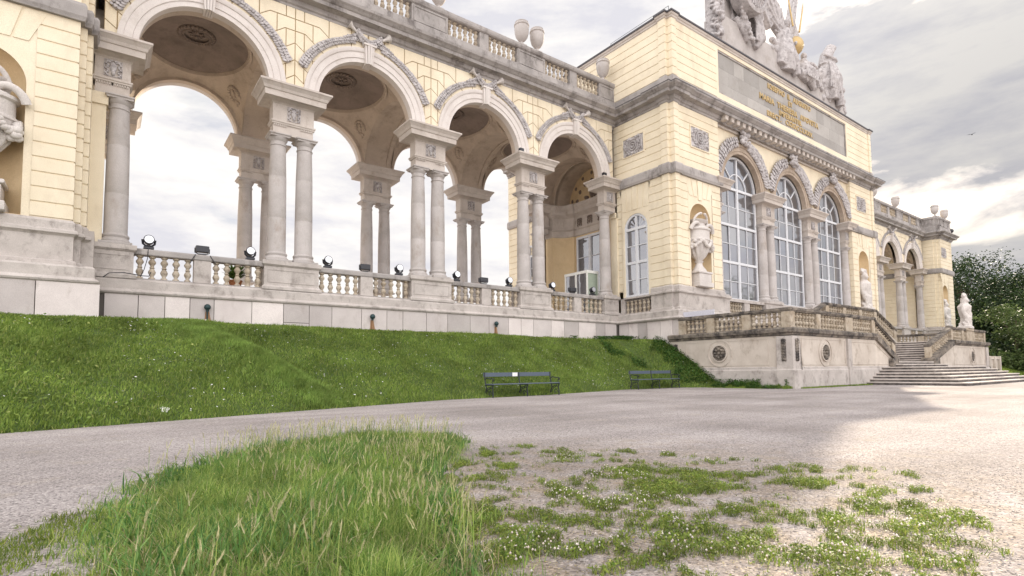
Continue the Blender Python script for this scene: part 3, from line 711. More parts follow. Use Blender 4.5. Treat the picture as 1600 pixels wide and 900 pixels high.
niche(Fr(NC, FRONT, 0), 0, u0=NL0 - NC, u1=NL1 - NC); niche(Fr(MIR - NC, FRONT, 0), 0, u0=NC - NL1, u1=NC - NL0)
# carved relief plates
def relief_plate(F, uc, zc, w=1.7, h=1.15):
    mb = MB(); 
    for a, b, c, d in ((-w / 2 - 0.06, w / 2 + 0.06, -h / 2 - 0.06, -h / 2), (-w / 2 - 0.06, w / 2 + 0.06, h / 2, h / 2 + 0.06)): fbox(mb, F, uc + a, uc + b, zc + c, zc + d, -0.02, 0.05)
    for a in (-w / 2 - 0.06, w / 2): fbox(mb, F, uc + a, uc + a + 0.06, zc - h / 2, zc + h / 2, -0.02, 0.05)
    fr = mb.build('relief_frame', yellow, palace)
    r = MB(); fbox(r, F, uc - w / 2, uc + w / 2, zc - h / 2, zc + h / 2, -0.02, 0.006)
    for k, rad in enumerate((0.10, 0.24, 0.38)):
        arc_sweep(r, F, uc, zc, [(rad - 0.03, 0), (rad - 0.02, 0.12 - k * 0.02), (rad + 0.03, 0.12 - k * 0.02), (rad + 0.04, 0)], 0, 2 * PI, 24)
    q = random.Random(5)
    for i in range(46):
        a = q.uniform(0, 2 * PI); rx = q.uniform(0.42, 0.48 * w); u = max(-w / 2 + 0.1, min(w / 2 - 0.1, math.cos(a) * rx * 1.15)); z = max(-h / 2 + 0.08, min(h / 2 - 0.08, math.sin(a) * rx))
        if u * u + z * z < 0.17: continue
        r.blob(F(uc + u, zc + z, 0.03), (0.13, 0.07, 0.07), Matrix.Rotation(q.uniform(0, 3), 3, 'Y'), 6, 5)
    r.build('relief', carve, fr, 0.8)
relief_plate(Fr(0, FRONT, 0), 26.88, 13.9); relief_plate(Fr(0, FRONT, 0), MIR - 26.88, 13.9)
relief_plate(Fr(XS + 0.1, 0, -PI / 2), -20.75, 13.85, 1.5, 1.05)
# string course, bases and main cornice
tr = MB()
sp = [(-0.05, 11.49), (0.10, 11.49), (0.12, 11.55), (0.15, 11.62), (0.15, 11.95), (0.10, 12.05), (-0.05, 12.06)]
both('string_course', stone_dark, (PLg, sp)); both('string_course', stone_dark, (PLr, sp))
tr = MB(); bpf = [(-0.3, 4.05), (0.12, 4.05), (0.12, 4.18), (0.03, 4.22), (0.03, 4.92), (0.07, 4.96), (0.13, 5.0), (0.13, 5.08), (0.06, 5.12), (0.06, 5.33), (0.0, 5.41), (-0.1, 5.42)]
bl = [(XS + 0.10, 19.72)] + PL[1:] + [(28.75, YPC)]
both('base_course', plinth_st, (bl, bpf)); tr.sweep([(XS + 0.1, 33.0), (XS + 0.1, 28.9)], bpf); tr.build('base_course', plinth_st, palace)
cor = [(0.0, 15.42), (0.05, 15.45), (0.05, 15.54), (0.12, 15.58), (0.16, 15.68), (0.17, 15.74), (0.47, 15.77), (0.48, 15.92), (0.53, 15.95), (0.60, 16.02), (0.68, 16.08), (0.70, 16.15)]
wtop = [(0.70, 16.15), (0.69, 16.17), (0.12, 16.34), (0.06, 16.36), (0.06, 16.88), (0.0, 16.95)]
whole = PL[:] + mirror_plan(PL, MIR)
whole_loop = [p for p in whole if p[0] < 28.7 or p[0] > MIR - 28.7]
wing_c = [(-0.45, YF), (23.9, YF)]
cm = MB(); cm.sweep([(XS + 0.1, YF + 0.0)] + PL[1:-1] + mirror_plan(PL, MIR)[1:-1] + [(XS2 - 0.1, 33.0)], cor)
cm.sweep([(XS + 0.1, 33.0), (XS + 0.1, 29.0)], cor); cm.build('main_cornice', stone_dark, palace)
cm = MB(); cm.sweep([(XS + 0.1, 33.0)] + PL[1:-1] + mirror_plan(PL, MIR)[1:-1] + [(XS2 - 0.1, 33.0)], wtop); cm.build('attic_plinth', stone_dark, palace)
# dark flashing strip
fl = MB(); fl.sweep([(XS + 0.1, 33.0)] + PL[1:-1] + mirror_plan(PL, MIR)[1:-1] + [(XS2 - 0.1, 33.0)], [(0.71, 16.152), (0.72, 16.18), (0.60, 16.205)]); fl.build('flashing', roofm, palace)
both('attic_wall', yellow, (PL[:-1] + [(28.78, FRONT)], rust(16.95, 20.2, 7)))
at = MB(); F = Fr(0, FRONT, 0); PX0, PX1 = 28.9, MIR - 28.9
fbox(at, F, 28.78, MIR - 28.78, 16.95, 17.30, -0.3, 0.0); fbox(at, F, 28.78, MIR - 28.78, 19.98, 20.2, -0.3, 0.0); fbox(at, F, 28.78, 29.0, 17.3, 19.98, -0.3, 0.0); fbox(at, F, MIR - 29.0, MIR - 28.78, 17.3, 19.98, -0.3, 0.0)
at.build('inscription_surround', yellow, palace)
ip = MB(); q = random.Random(11); zz = [17.3, 18.05, 18.95, 19.98]
for r in range(3):
    u = 29.0
    while u < MIR - 29.0 - 0.01:
        w = q.uniform(1.1, 1.9)
        if MIR - 29.0 - u - w < 0.8: w = MIR - 29.0 - u
        fbox(ip, F, u, u + w - 0.006, zz[r] + 0.003, zz[r + 1] - 0.003, -0.3, -0.10 + q.uniform(0, 0.004)); u += w
ipo = ip.build('inscription_panel', panel_st, palace)
fr_ = MB()
for a, b, c, d in ((29.0, MIR - 29.0, 17.3, 17.40), (29.0, MIR - 29.0, 19.88, 19.98), (29.0, 29.1, 17.4, 19.88), (MIR - 29.1, MIR - 29.0, 17.4, 19.88)): fbox(fr_, F, a, b, c, d, -0.12, -0.04)
fr_.build('panel_frame', stone_dark, ipo)
def text(s, xc, z, size, body_w=None, stretch=1.0):
    cu = bpy.data.curves.new('lettering', 'FONT'); cu.body = s; cu.size = size; cu.align_x = 'CENTER'; cu.extrude = 0.03; cu.space_character = 1.12; cu.offset = 0.012
    o = bpy.data.objects.new('lettering', cu); COL.objects.link(o); o.location = (xc, FRONT + 0.075, z); o.rotation_euler = (PI / 2, 0, 0); o.scale = (stretch, 1, 1)
    dg = bpy.context.evaluated_depsgraph_get(); dg.update(); me = bpy.data.meshes.new_from_object(o.evaluated_get(dg)); me.materials.clear(); me.materials.append(gold)
    n = bpy.data.objects.new('lettering', me); COL.objects.link(n); n.matrix_basis = Matrix.Translation(o.location) @ Matrix.Rotation(PI / 2, 4, 'X') @ Matrix.Diagonal((stretch, 1, 1, 1)); bpy.data.objects.remove(o)
    setp(n, ipo)
TC = 37.75
text('IOSEPHO  II.  AUGUSTO', TC, 19.40, 0.50, stretch=1.0)
text('ET', TC, 18.95, 0.46)
text('MARIA  THERESIA  AVGVSTA', TC, 18.42, 0.54, stretch=1.06)
text('IMPERANTIB.', TC, 17.95, 0.50)
text('ERECT.   CIↃIↃCCLXXV.', TC, 17.50, 0.48, stretch=1.12)
# roof edge
rf = MB(); rp = [(0.0, 20.18), (0.05, 20.22), (0.05, 20.30), (0.10, 20.34), (0.12, 20.44)]
outl = [(XS + 0.1, 33.0)] + PL[1:-1] + mirror_plan(PL, MIR)[1:-1] + [(XS2 - 0.1, 33.0)]
rf.sweep(outl, rp); rf.build('attic_cornice', stone_warm, palace)
rf = MB(); rf.sweep(outl, [(0.12, 20.44), (0.17, 20.45), (0.17, 20.54), (0.02, 20.58), (-0.6, 20.62)]); rf.box(XS + 0.5, XS2 - 0.5, YP + 0.5, 33, 20.3, 20.6); rf.build('roof', roofm, palace)
# body of the pavilion
core = MB(); core.box(XS + 1.45, XS2 - 0.5, 19.4, 33.0, 3.5, 20.4); core.box(XS + 0.4, XS2 - 0.5, YP + 0.45, 33.0, 15.46, 20.3)
core.box(XS + 0.25, 28.2, 19.2, 20.0 - 0.35, 3.5, 16); core.box(XS + 0.2, XS + 1.5, 28.95, 33.0, 3.5, 16); core.box(XS + 0.3, XS2 - 0.3, 32.6, 33.0, 3.5, 20.3)
core.box(XS + 0.45, XS + 0.6, 19.2, 22.0, 3.5, 15.5)
core.box(XS2 - 0.8, XS2 - 0.2, 19.0, 33.0, 3.5, 16.0); core.build('inner_masonry', yellow_in, palace)
# modillions under the recessed cornice
mo = MB(); x = 28.95
Fm = Fr(0, YPC - 0.27, 0)
while x < MIR - 29.0:
    mo.bbox(x, x + 0.30, FRONT - 0.40, YPC - 0.28, 15.50, 15.74, 0.015); mo.box(x - 0.03, x + 0.33, FRONT - 0.42, YPC - 0.28, 15.72, 15.775); x += 0.62
fbox(mo, Fm, 28.75, MIR - 28.75, 15.30, 15.52, 0.0, 0.14); mo.build('modillions', stone_warm, palace)
sf = MB(); sf.box(28.6, MIR - 28.6, FRONT - 0.05, YPC, 15.77, 15.95); sf.build('cornice_soffit', stone_warm, palace)

# ---- windows
def frame_window(F, uc, w, zb, zs, rows, thick_every, cols, parent, arch=True, rad_lines=True, d=0.0):
    r = w / 2; mb = MB(); t = 0.13
    fbox(mb, F, uc - r, uc - r + t, zb, zs, d - 0.08, d + 0.05); fbox(mb, F, uc + r - t, uc + r, zb, zs, d - 0.08, d + 0.05)
    fbox(mb, F, uc - r, uc + r, zb - 0.02, zb + 0.12, d - 0.08, d + 0.07); fbox(mb, F, uc - 0.06, uc + 0.06, zb, zs + (r - 0.1 if arch else 0), d - 0.05, d + 0.06)
    h = (zs - zb) / rows
    for i in range(1, rows + 1):
        z = zb + h * i; tt = 0.075 if (i % thick_every == 0) else 0.022; fbox(mb, F, uc - r + 0.02, uc + r - 0.02, z - tt, z + tt, d - 0.05, d + (0.055 if tt > 0.03 else 0.02))
    for s in (-1, 1):
        for c in range(1, cols):
            u = uc + s * (r - t) * c / cols; fbox(mb, F, u - 0.022, u + 0.022, zb, zs, d - 0.04, d + 0.02)
        fbox(mb, F, uc + s * 0.06 - (0.05 if s < 0 else 0), uc + s * 0.06 + (0.05 if s > 0 else 0), zb, zs, d - 0.04, d + 0.035)
    if arch:
        arc_sweep(mb, F, uc, zs, [(r, d - 0.08), (r, d + 0.06), (r - t, d + 0.06), (r - t, d - 0.08)], seg=28)
        if rad_lines:
            ri = r * 0.48; arc_sweep(mb, F, uc, zs, [(ri + 0.03, d - 0.04), (ri + 0.03, d + 0.03), (ri - 0.03, d + 0.03), (ri - 0.03, d - 0.04)], seg=24)
            for a in (math.radians(45), math.radians(135)):
                p0 = (uc + ri * math.cos(a), zs + ri * math.sin(a)); p1 = (uc + (r - 0.05) * math.cos(a), zs + (r - 0.05) * math.sin(a)); nx, nz = -math.sin(a) * 0.03, math.cos(a) * 0.03
                mb.prism([(p0[0] - nx, p0[1] - nz), (p1[0] - nx, p1[1] - nz), (p1[0] + nx, p1[1] + nz), (p0[0] + nx, p0[1] + nz)], lambda u, z: F(u, z, d - 0.04), lambda u, z: F(u, z, d + 0.03))
    wn = mb.build('window', white_paint, parent)
    # panes: each slightly out of plane so reflections break up
    pn = MB(); q = random.Random(int(uc * 10) + 3)
    for i in range(rows):
        for c in range(cols * 2):
            u0 = uc - r + 0.05 + (2 * r - 0.1) * c / (cols * 2); u1 = u0 + (2 * r - 0.1) / (cols * 2); e = [q.uniform(-0.02, 0.02) for _ in range(3)]
            pn.add([F(u0, zb + h * i, d - 0.03 + e[0]), F(u1, zb + h * i, d - 0.03 + e[1]), F(u1, zb + h * (i + 1), d - 0.03 + e[1] + e[2]), F(u0, zb + h * (i + 1), d - 0.03 + e[0] + e[2])], [(0, 1, 2, 3)])
    if arch:
        for i in range(8):
            a0, a1 = PI * i / 8, PI * (i + 1) / 8; rr = r - 0.03
            pn.add([F(uc, zs, d - 0.03), F(uc + rr * math.cos(a0), zs + rr * math.sin(a0), d - 0.03), F(uc + rr * math.cos((a0 + a1) / 2), zs + rr * math.sin((a0 + a1) / 2), d - 0.035), F(uc + rr * math.cos(a1), zs + rr * math.sin(a1), d - 0.03)], [(0, 1, 2, 3)])
    pn.build('panes', glass, wn)
for xc in (31.59, 37.66, 43.73):
    frame_window(Fr(xc, YPC + 0.12, 0), 0, 4.2, 5.06, 12.0, 6, 2, 2, palace)
wj = MB()
for x in (28.56, 34.62, 40.70, 46.76): wj.box(x - 0.80, x + 0.80, YPC + 0.20, YPC + 0.9, 4.0, 12.0)
wj.box(28.2, 47.2, YPC + 0.22, YPC + 0.9, 11.9, 15.5); wj.build('window_piers', stone_warm, palace)
# low balustrades and pedestals below the tall windows
for j, x in enumerate((28.56, 34.62, 40.70, 46.76)):
    mb = MB(); x0, x1 = (x + 0.2, x + 1.015) if j == 0 else ((x - 1.015, x - 0.2) if j == 3 else (x - 1.015, x + 1.015))
    pedestal(mb, x0, x1, YPC - 0.42, YPC + 0.5, 4.05, 5.163); mb.build('pedestal', plinth_st, palace)
for xc in (31.59, 37.66, 43.73):
    mb = MB(); mb.box(xc - 2.02, xc + 2.02, YPC - 0.36, YPC + 0.1, 4.88, 5.05); mb.box(xc - 2.02, xc + 2.02, YPC - 0.3, YPC + 0.1, 4.04, 4.12); mb.box(xc - 2.02, xc + 2.02, YPC + 0.0, YPC + 0.2, 4.0, 5.0)
    r = mb.build('balustrade', plinth_st, palace); p = MB(); p.box(xc - 0.3, xc + 0.3, YPC - 0.32, YPC, 4.1, 4.9); p.build('post', plinth_st, r)
    put_bal(BAL_SMALL, [(xc + s * (0.48 + 0.27 * i), YPC - 0.14, 4.13) for s in (-1, 1) for i in range(6)], r)
# side window with its little balustrade
Fs = Fr(XS + 0.10, 0, -PI / 2); UC = -20.75
mb = MB(); arch_panel(mb, Fs, -21.78, -19.72, 5.41, 11.49, UC, 0.86, 9.0, 5.41, 0.25, d=-0.02, seg=20); fbox(mb, Fs, -21.78, UC - 0.86, 5.05, 5.41, -0.3, -0.02); fbox(mb, Fs, UC + 0.86, -19.72, 5.05, 5.41, -0.3, -0.02)
for i in range(-2, 3):
    c0 = UC + i * 0.38; c1 = UC + i * 0.46
    mb.prism([(c0 - 0.16, 10.1), (c0 + 0.16, 10.1), (c1 + 0.20, 11.45), (c1 - 0.20, 11.45)], lambda u, z: Fs(u, z, -0.03), lambda u, z, i=i: Fs(u, z, 0.0 if i else 0.02))
mb.build('window_surround', yellow, palace)
frame_window(Fs, UC, 1.72, 5.06, 9.0, 4, 2, 1, palace, rad_lines=False, d=-0.12)
mb = MB(); fbox(mb, Fs, UC - 0.95, UC + 0.95, 4.96, 5.06, -0.3, 0.06); fbox(mb, Fs, UC - 0.95, UC + 0.95, 4.05, 4.12, -0.3, 0.06)
fbox(mb, Fs, UC - 1.2, UC - 0.92, 4.05, 5.0, -0.3, 0.02); fbox(mb, Fs, UC - 1.2, UC + 1.0, 4.05, 5.0, -0.45, -0.3); r = mb.build('balustrade', plinth_st, palace)
put_bal(BAL_SMALL, [tuple(Fs(UC - 0.75 + 0.3 * i, 4.12, -0.10)) for i in range(6)], r)
# rear side window of the pavilion seen through the gallery
frame_window(Fs, -30.4, 1.6, 5.5, 9.0, 4, 2, 1, palace, rad_lines=False, d=0.03)

# ---- end of the gallery: recessed bay with door and coffered arch
def gallery_end(sgn, X0):
    S = lambda x: X0 + sgn * x
    pl = [(S(0.10), 28.7), (S(0.10), 27.95)]
    for i in range(7): a = PI / 2 * i / 6; pl.append((S(0.10 + 1.0 * math.sin(a)), 27.95 - 1.0 * (1 - math.cos(a))))
    pl += [(S(1.25), 26.9), (S(1.25), 24.1)]
    for i in range(7): a = PI / 2 * i / 6; pl.append((S(0.10 + 1.0 * math.cos(a)), 24.05 - 1.0 * math.sin(a)))
    pl += [(S(0.10), 22.3)]
    if sgn < 0: pl = pl[::-1]
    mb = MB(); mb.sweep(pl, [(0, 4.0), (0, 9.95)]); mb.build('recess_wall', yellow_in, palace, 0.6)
    mb = MB(); mb.sweep(pl, [(0, 9.9), (0.06, 9.95), (0.06, 10.3), (0.12, 10.36), (0.03, 10.42), (0.03, 11.2), (0.1, 11.28), (0.3, 11.42), (0.32, 11.62), (0.45, 11.80), (0.48, 12.0), (0.0, 12.06)]); mb.build('recess_entablature', stone_warm, palace, 0.4)
    F = Fr(X0, 0, -PI / 2 if sgn > 0 else PI / 2); uc = -25.5 if sgn > 0 else 25.5
    mb = MB(); arch_panel(mb, F, uc - 3.2, uc + 3.2, 12.0, 15.5, uc, 2.2, 12.05, 12.0, 1.6, d=-0.12, seg=32)
    arc_sweep(mb, F, uc, 12.05, [(2.2, -0.3), (2.2, -0.06), (2.55, -0.06), (2.55, -0.2)], seg=32)
    fbox(mb, F, uc - 3, uc + 3, 12.0, 15.5, -1.9, -1.55)
    mb.build('recess_arch', vault, palace, 0.4)
    cf = MB()
    for rad in (1.15, 1.68): arc_sweep(cf, F, uc, 12.05, [(rad - 0.06, -1.56), (rad - 0.05, -1.45), (rad + 0.05, -1.45), (rad + 0.06, -1.56)], seg=28)
    for i in range(7):
        a = PI * (i + 0.5) / 7
        cf.blob(F(uc + 1.42 * math.cos(a), 12.05 + 1.42 * math.sin(a), -1.50), (0.16, 0.14, 0.16), None, 8, 6); cf.blob(F(uc + 1.93 * math.cos(a), 12.05 + 1.93 * math.sin(a), -1.50), (0.14, 0.12, 0.14), None, 8, 6)
    cf.blob(F(uc, 12.6, -1.45), (0.2, 0.16, 0.35)); cf.blob(F(uc - 0.4, 12.35, -1.45), (0.35, 0.12, 0.15)); cf.blob(F(uc + 0.4, 12.35, -1.45), (0.35, 0.12, 0.15)); cf.build('tympanum_relief', vault_dk, palace, 0.9)
    if sgn > 0:
        frame_window(Fr(X0 + 1.25, 0, -PI / 2), uc, 2.5, 4.3, 9.7, 4, 4, 1, palace, arch=False, d=0.06)
        rl = MB()
        for u in (uc - 0.95, uc, uc + 0.95): rl.merge(BUC, Matrix.Translation(F(u, 10.8, -1.20)) @ Matrix.Rotation(-PI / 2, 4, 'Z'))
        rl.build('relief', vault_dk, palace, 0.8)
        pf = MB(); fbox(pf, F, uc - 2.15, uc - 1.5, 4.1, 9.6, -1.3, -1.12); fbox(pf, F, uc + 1.5, uc + 2.15, 4.1, 9.6, -1.3, -1.12); pf.build('wall_pilaster', yellow_in, palace)
    else:
        dv = MB(); fbox(dv, F, uc - 0.85, uc + 0.85, 4.1, 9.0, -1.3, -1.19); dv.build('doorway', dark_void, palace)
        pf = MB(); fbox(pf, F, uc - 1.25, uc - 0.87, 4.1, 9.3, -1.3, -1.10); fbox(pf, F, uc + 0.87, uc + 1.25, 4.1, 9.3, -1.3, -1.10); fbox(pf, F, uc - 1.25, uc + 1.25, 9.0, 9.4, -1.3, -1.08); pf.build('door_frame', yellow_in, palace)
gallery_end(1, XS); gallery_end(1, 75.72); gallery_end(-1, 51.05)

# ---- end pavilions
def end_pavilion(mir):
    pl = [(EX, 30.5), (EX, EY + 0.62), (EX - 0.14, EY + 0.62), (EX - 0.14, EY + 0.30), (EX - 0.30, EY + 0.30), (EX - 0.30, EY), (-7.2, EY), (-7.2, 30.5)]
    pl = pl[::-1] if not mir else [(MIR - (x if x > -5 else -4.7), y) for x, y in pl]
    def cut(a, b):  # front run from niche edges
        return None
    F = Fr(0, EY, 0)
    if not mir:
        nc = -2.92; nl = (nc - 1.13, nc + 1.15)
        A = [(-7.2, 30.5), (-7.2, EY), (nl[0], EY)]; Bp = [(nl[1], EY)] + [p for p in pl if p[0] > -1.0]
    else:
        nc = MIR + 1.75; nl = (nc - 1.15, nc + 1.13)
        A = [p for p in pl if p[0] < MIR + 0.9] + [(nl[0] if nl[0] > MIR + .85 else MIR + .85, EY)]; nl = (max(nl[0], MIR + .85), nl[1]); Bp = [(nl[1], EY), (MIR + 4.7, EY), (MIR + 4.7, 30.5)]
        F = Fr(0, EY, 0)
    mb = MB(); mb.sweep(A, rust(5.41, 11.49, n_low)); mb.sweep(Bp, rust(5.41, 11.49, n_low)); mb.sweep(pl, rust(12.05, 15.45, 8)); mb.build('end_pavilion_wall', yellow, palace)
    niche(Fr(nc, EY, 0), 0, u0=nl[0] - nc, u1=nl[1] - nc); relief_plate(F, nc, 13.9)
    mb = MB(); mb.sweep(pl, sp); mb.sweep(pl, cor + wtop[1:]); mb.build('end_pavilion_cornice', stone_dark, palace)
    mb = MB(); mb.sweep(pl, bpf); mb.build('end_pavilion_base', plinth_st, palace)
    mb = MB(); mb.sweep(pl, [(0.0, 16.9), (0.0, 17.75), (0.08, 17.8), (0.10, 18.0), (0.05, 18.05), (-0.6, 18.1)])
    for i in range(3):
        u = nc + (i - 1) * (1.9 if not mir else 1.2); fbox(mb, F, u - 0.75, u + 0.75, 17.0, 17.05, 0, 0.04); fbox(mb, F, u - 0.75, u + 0.75, 17.65, 17.7, 0, 0.04); fbox(mb, F, u - 0.75, u - 0.7, 17.05, 17.65, 0, 0.04); fbox(mb, F, u + 0.7, u + 0.75, 17.05, 17.65, 0, 0.04)
    mb.build('end_pavilion_parapet', stone_dark, palace)
    c = MB(); x0, x1 = (-7.0, -1.2) if not mir else (MIR + 1.2, MIR + 4.5)
    c.box(x0, x1, EY + 0.95, 30.4, 3.5, 18.05); c.box(min(x0, x1) - 0.05, max(x0, x1) + 0.2, EY + 0.4, 30.4, 12.0, 17.9)
    c.build('end_pavilion_masonry', yellow_in, palace)
end_pavilion(False); end_pavilion(True)
# small filler walls behind the k=0 columns
mb = MB(); mb.box(-1.2, -0.62, 21.2, 29.0, 4.0, 15.6); mb.build('party_wall', yellow, palace); mb = MB(); mb.box(MIR + 2.2, MIR + 3.0, 22.0, 29.0, 4.0, 15.6); mb.build('party_wall', yellow, palace); mb = MB(); mb.box(-1.2, -0.30, 21.1, 22.2, 4.0, 5.3); mb.build('wall_foot', plinth_st, palace)
mb = MB(); mb.box(-0.55, -0.12, YC - 0.20, YC + 0.2, 4.2, 10.2); mb.box(-0.6, -0.07, YC - 0.26, YC + 0.26, 9.8, 10.19); mb.build('wall_pilaster', yellow, palace)
mb = MB(); mb.box(24.30, 24.45, YC - 0.30, YC + 0.2, 5.0, 10.19); mb.box(24.20, 24.45, YC - 0.3, YC + 0.26, 9.9, 10.19); mb.build('wall_pilaster', yellow, palace)

# ---- wing cornice and roof balustrade
RB = YF - 0.02
def wing_top(xa, xb, ks, mir):
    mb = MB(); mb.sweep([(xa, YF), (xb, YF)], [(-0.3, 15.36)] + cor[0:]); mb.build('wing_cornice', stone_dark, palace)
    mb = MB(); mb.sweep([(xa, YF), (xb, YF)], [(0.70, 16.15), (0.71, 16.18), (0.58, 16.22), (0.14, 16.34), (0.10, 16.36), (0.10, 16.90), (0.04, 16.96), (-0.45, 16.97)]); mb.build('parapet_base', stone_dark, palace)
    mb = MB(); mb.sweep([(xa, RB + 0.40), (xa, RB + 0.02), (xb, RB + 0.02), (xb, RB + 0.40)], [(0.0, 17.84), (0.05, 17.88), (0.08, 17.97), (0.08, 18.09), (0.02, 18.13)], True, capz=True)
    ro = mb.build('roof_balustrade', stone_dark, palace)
    for k in ks:
        mb = MB(); x = KX(k); x0, x1 = x - 0.95, x + 0.95
        if k == 0: x0 = x - 0.2
        if k == 4: x1 = x + 0.3
        if mir: x0, x1 = MIR - x1, MIR - x0
        mb.box(x0, x1, RB + 0.04, RB + 0.40, 16.9, 17.86); F = Fr(0, RB + 0.04, 0)
        for a, b, c, d in ((x0 + .08, x1 - .08, 17.02, 17.07), (x0 + .08, x1 - .08, 17.7, 17.75), (x0 + .08, x0 + .13, 17.07, 17.7), (x1 - .13, x1 - .08, 17.07, 17.7)): fbox(mb, F, a, b, c, d, 0, 0.03)
        mb.build('parapet_pier', stone_dark, ro)
    for k in ks:
        if k == 4 or (k + 1) not in ks: continue
        x = KX(k) + B / 2; x = MIR - x if mir else x; mb = MB(); mb.box(x - 0.27, x + 0.27, RB + 0.05, RB + 0.39, 16.9, 17.86); mb.build('parapet_post', stone_dark, ro)
    locs = []
    for k in ks:
        if k == 4 or (k + 1) not in ks: continue
        a = KX(k) + 0.95; c = KX(k) + B / 2 - 0.27; s = (c - a) / 6
        for i in range(6):
            for q_ in (a + s * (i + 0.5), c + 0.54 + s * (i + 0.5)): locs.append((MIR - q_ if mir else q_, RB + 0.21, 16.96))
    put_bal(BAL_ROOF, locs, ro)
wing_top(-0.5, 24.38, (0, 1, 2, 3, 4), False)
wing_top(XS2 - 0.2, MIR + 0.6, (0, 1, 2), True)

# ---- attic block above the roof
mb = MB(); mb.bbox(29.6, 46.5, 18.15, 19.3, 20.55, 22.55, 0.03); mb.box(30.0, 33.8, 18.5, 19.1, 22.5, 26.5); mb.build('attic_block', stone_col, palace)

# ============================================================ TERRACE AND STAIRS
stair = empty('entrance_staircase', (38.7, 12, 0), 'weathered double-flight stone staircase with balustraded terraces in front of the tall windows', 'staircase')
TY = 11.9; TX = 24.0; TFL = 2.62
FT = Fr(0, TY, 0); FL = Fr(TX, 0, -PI / 2)
LT, LB = 32.9, 35.65      # left front: top of slope, bottom of slope
RT, RB2, RE_ = 45.6, 41.3, 53.5
def rosette(F, u, z, parent, r=0.42):
    mb = MB(); arc_sweep(mb, F, u, z, [(0.66, -0.01), (0.66, 0.035), (0.60, 0.035), (0.60, -0.01)], 0, 2 * PI, 32)
    arc_sweep(mb, F, u, z, [(r + 0.02, -0.01), (r + 0.01, 0.06), (r - 0.05, 0.06), (r - 0.06, 0.01)], 0, 2 * PI, 32)
    ring = mb.build('medallion', terr_st, parent, 0.6)
    fl = MB()
    for i in range(8): a = 2 * PI * i / 8; fl.blob(F(u + 0.2 * math.cos(a), z + 0.2 * math.sin(a), 0.02), (0.14, 0.08, 0.075), Matrix.Rotation(-a, 3, tuple(F.n)) if False else Matrix.Rotation(a if abs(F.u.x) > .5 else a, 3, 'Y' if abs(F.u.x) > .5 else 'X'), 8, 6)
    for i in range(8): a = 2 * PI * (i + .5) / 8; fl.blob(F(u + 0.30 * math.cos(a), z + 0.30 * math.sin(a), 0.02), (0.06, 0.06, 0.06), None, 6, 5)
    fl.blob(F(u, z, 0.06), (0.075, 0.075, 0.075)); arc_sweep(fl, F, u, z, [(r - 0.05, 0.012), (0.0, 0.012)], 0, 2 * PI, 24)
    fl.build('rosette', stone_black, ring, 0.9)
def drop_orn(mb, F, u, z0, z1):
    q = random.Random(int(u * 7)); z = z1
    while z > z0:
        for s in (-1, 1): mb.blob(F(u + s * 0.055, z, 0.03), (0.07, 0.05, 0.08), None, 6, 5)
        mb.blob(F(u, z + 0.03, 0.06), (0.05, 0.05, 0.06), None, 6, 5); z -= 0.12
def frame_lines(mb, F, u0, u1, z0, z1, w=0.035, d=0.02):
    fbox(mb, F, u0, u1, z0, z0 + w, -0.01, d); fbox(mb, F, u0, u1, z1 - w, z1, -0.01, d); fbox(mb, F, u0, u0 + w, z0 + w, z1 - w, -0.01, d); fbox(mb, F, u1 - w, u1, z0 + w, z1 - w, -0.01, d)
def bal_run(F, u0, u1, z, groups, dpos=-0.18, post_ends=(True, True), rail_mat=None, me=BAL_TER, hb=0.66, rise=0.0):
    """balustrade along u; rise = height change per metre"""
    fz = lambda u: z + (u - u0) * rise
    ro = MB(); 
    P = lambda a, b, za, zb, d0, d1: ro.add([F(a, fz(a) + za, d0), F(b, fz(b) + za, d0), F(b, fz(b) + zb, d0), F(a, fz(a) + zb, d0), F(a, fz(a) + za, d1), F(b, fz(b) + za, d1), F(b, fz(b) + zb, d1), F(a, fz(a) + zb, d1)],
        [(0, 1, 2, 3), (7, 6, 5, 4), (0, 4, 5, 1), (1, 5, 6, 2), (2, 6, 7, 3), (3, 7, 4, 0)])
    a, b = min(u0, u1), max(u0, u1)
    P(a, b, 0.06 + hb, 0.12 + hb, dpos - 0.15, dpos + 0.15); P(a, b, 0.12 + hb, 0.205 + hb, dpos - 0.19, dpos + 0.19); P(a, b, 0.205 + hb, 0.235 + hb, dpos - 0.15, dpos + 0.15)
    rail = ro.build('balustrade', rail_mat or stone_black, stair)
    n = len(groups); tot = sum(groups); L_ = u1 - u0; pw = 0.42 if tot else 0.4
    unit = (abs(L_) - pw * (n + 1)) / tot; s = 1 if L_ > 0 else -1; u = u0; locs = []
    for i in range(n + 1):
        if (i > 0 or post_ends[0]) and (i < n or post_ends[1]):
            x0, x1 = u, u + s * pw; x0, x1 = min(x0, x1), max(x0, x1)
            zz = min(fz(x0), fz(x1)); po = MB(); po.add([F(x0, zz, dpos - 0.14), F(x1, zz, dpos - 0.14), F(x1, zz, dpos + 0.14), F(x0, zz, dpos + 0.14), F(x0, fz(x0) + hb + .07, dpos - 0.14), F(x1, fz(x1) + hb + .07, dpos - 0.14), F(x1, fz(x1) + hb + .07, dpos + 0.14), F(x0, fz(x0) + hb + .07, dpos + 0.14)],
                [(0, 3, 2, 1), (4, 5, 6, 7), (0, 1, 5, 4), (1, 2, 6, 5), (2, 3, 7, 6), (3, 0, 4, 7)]); po.build('post', stone_bal, rail)
        u += s * pw
        if i < n:
            for j in range(groups[i]):
                uu = u + s * unit * (j + 0.5); locs.append(tuple(F(uu, fz(uu) + 0.04, dpos)))
            u += s * unit * groups[i]
    put_bal(me, locs, rail)
    return rail
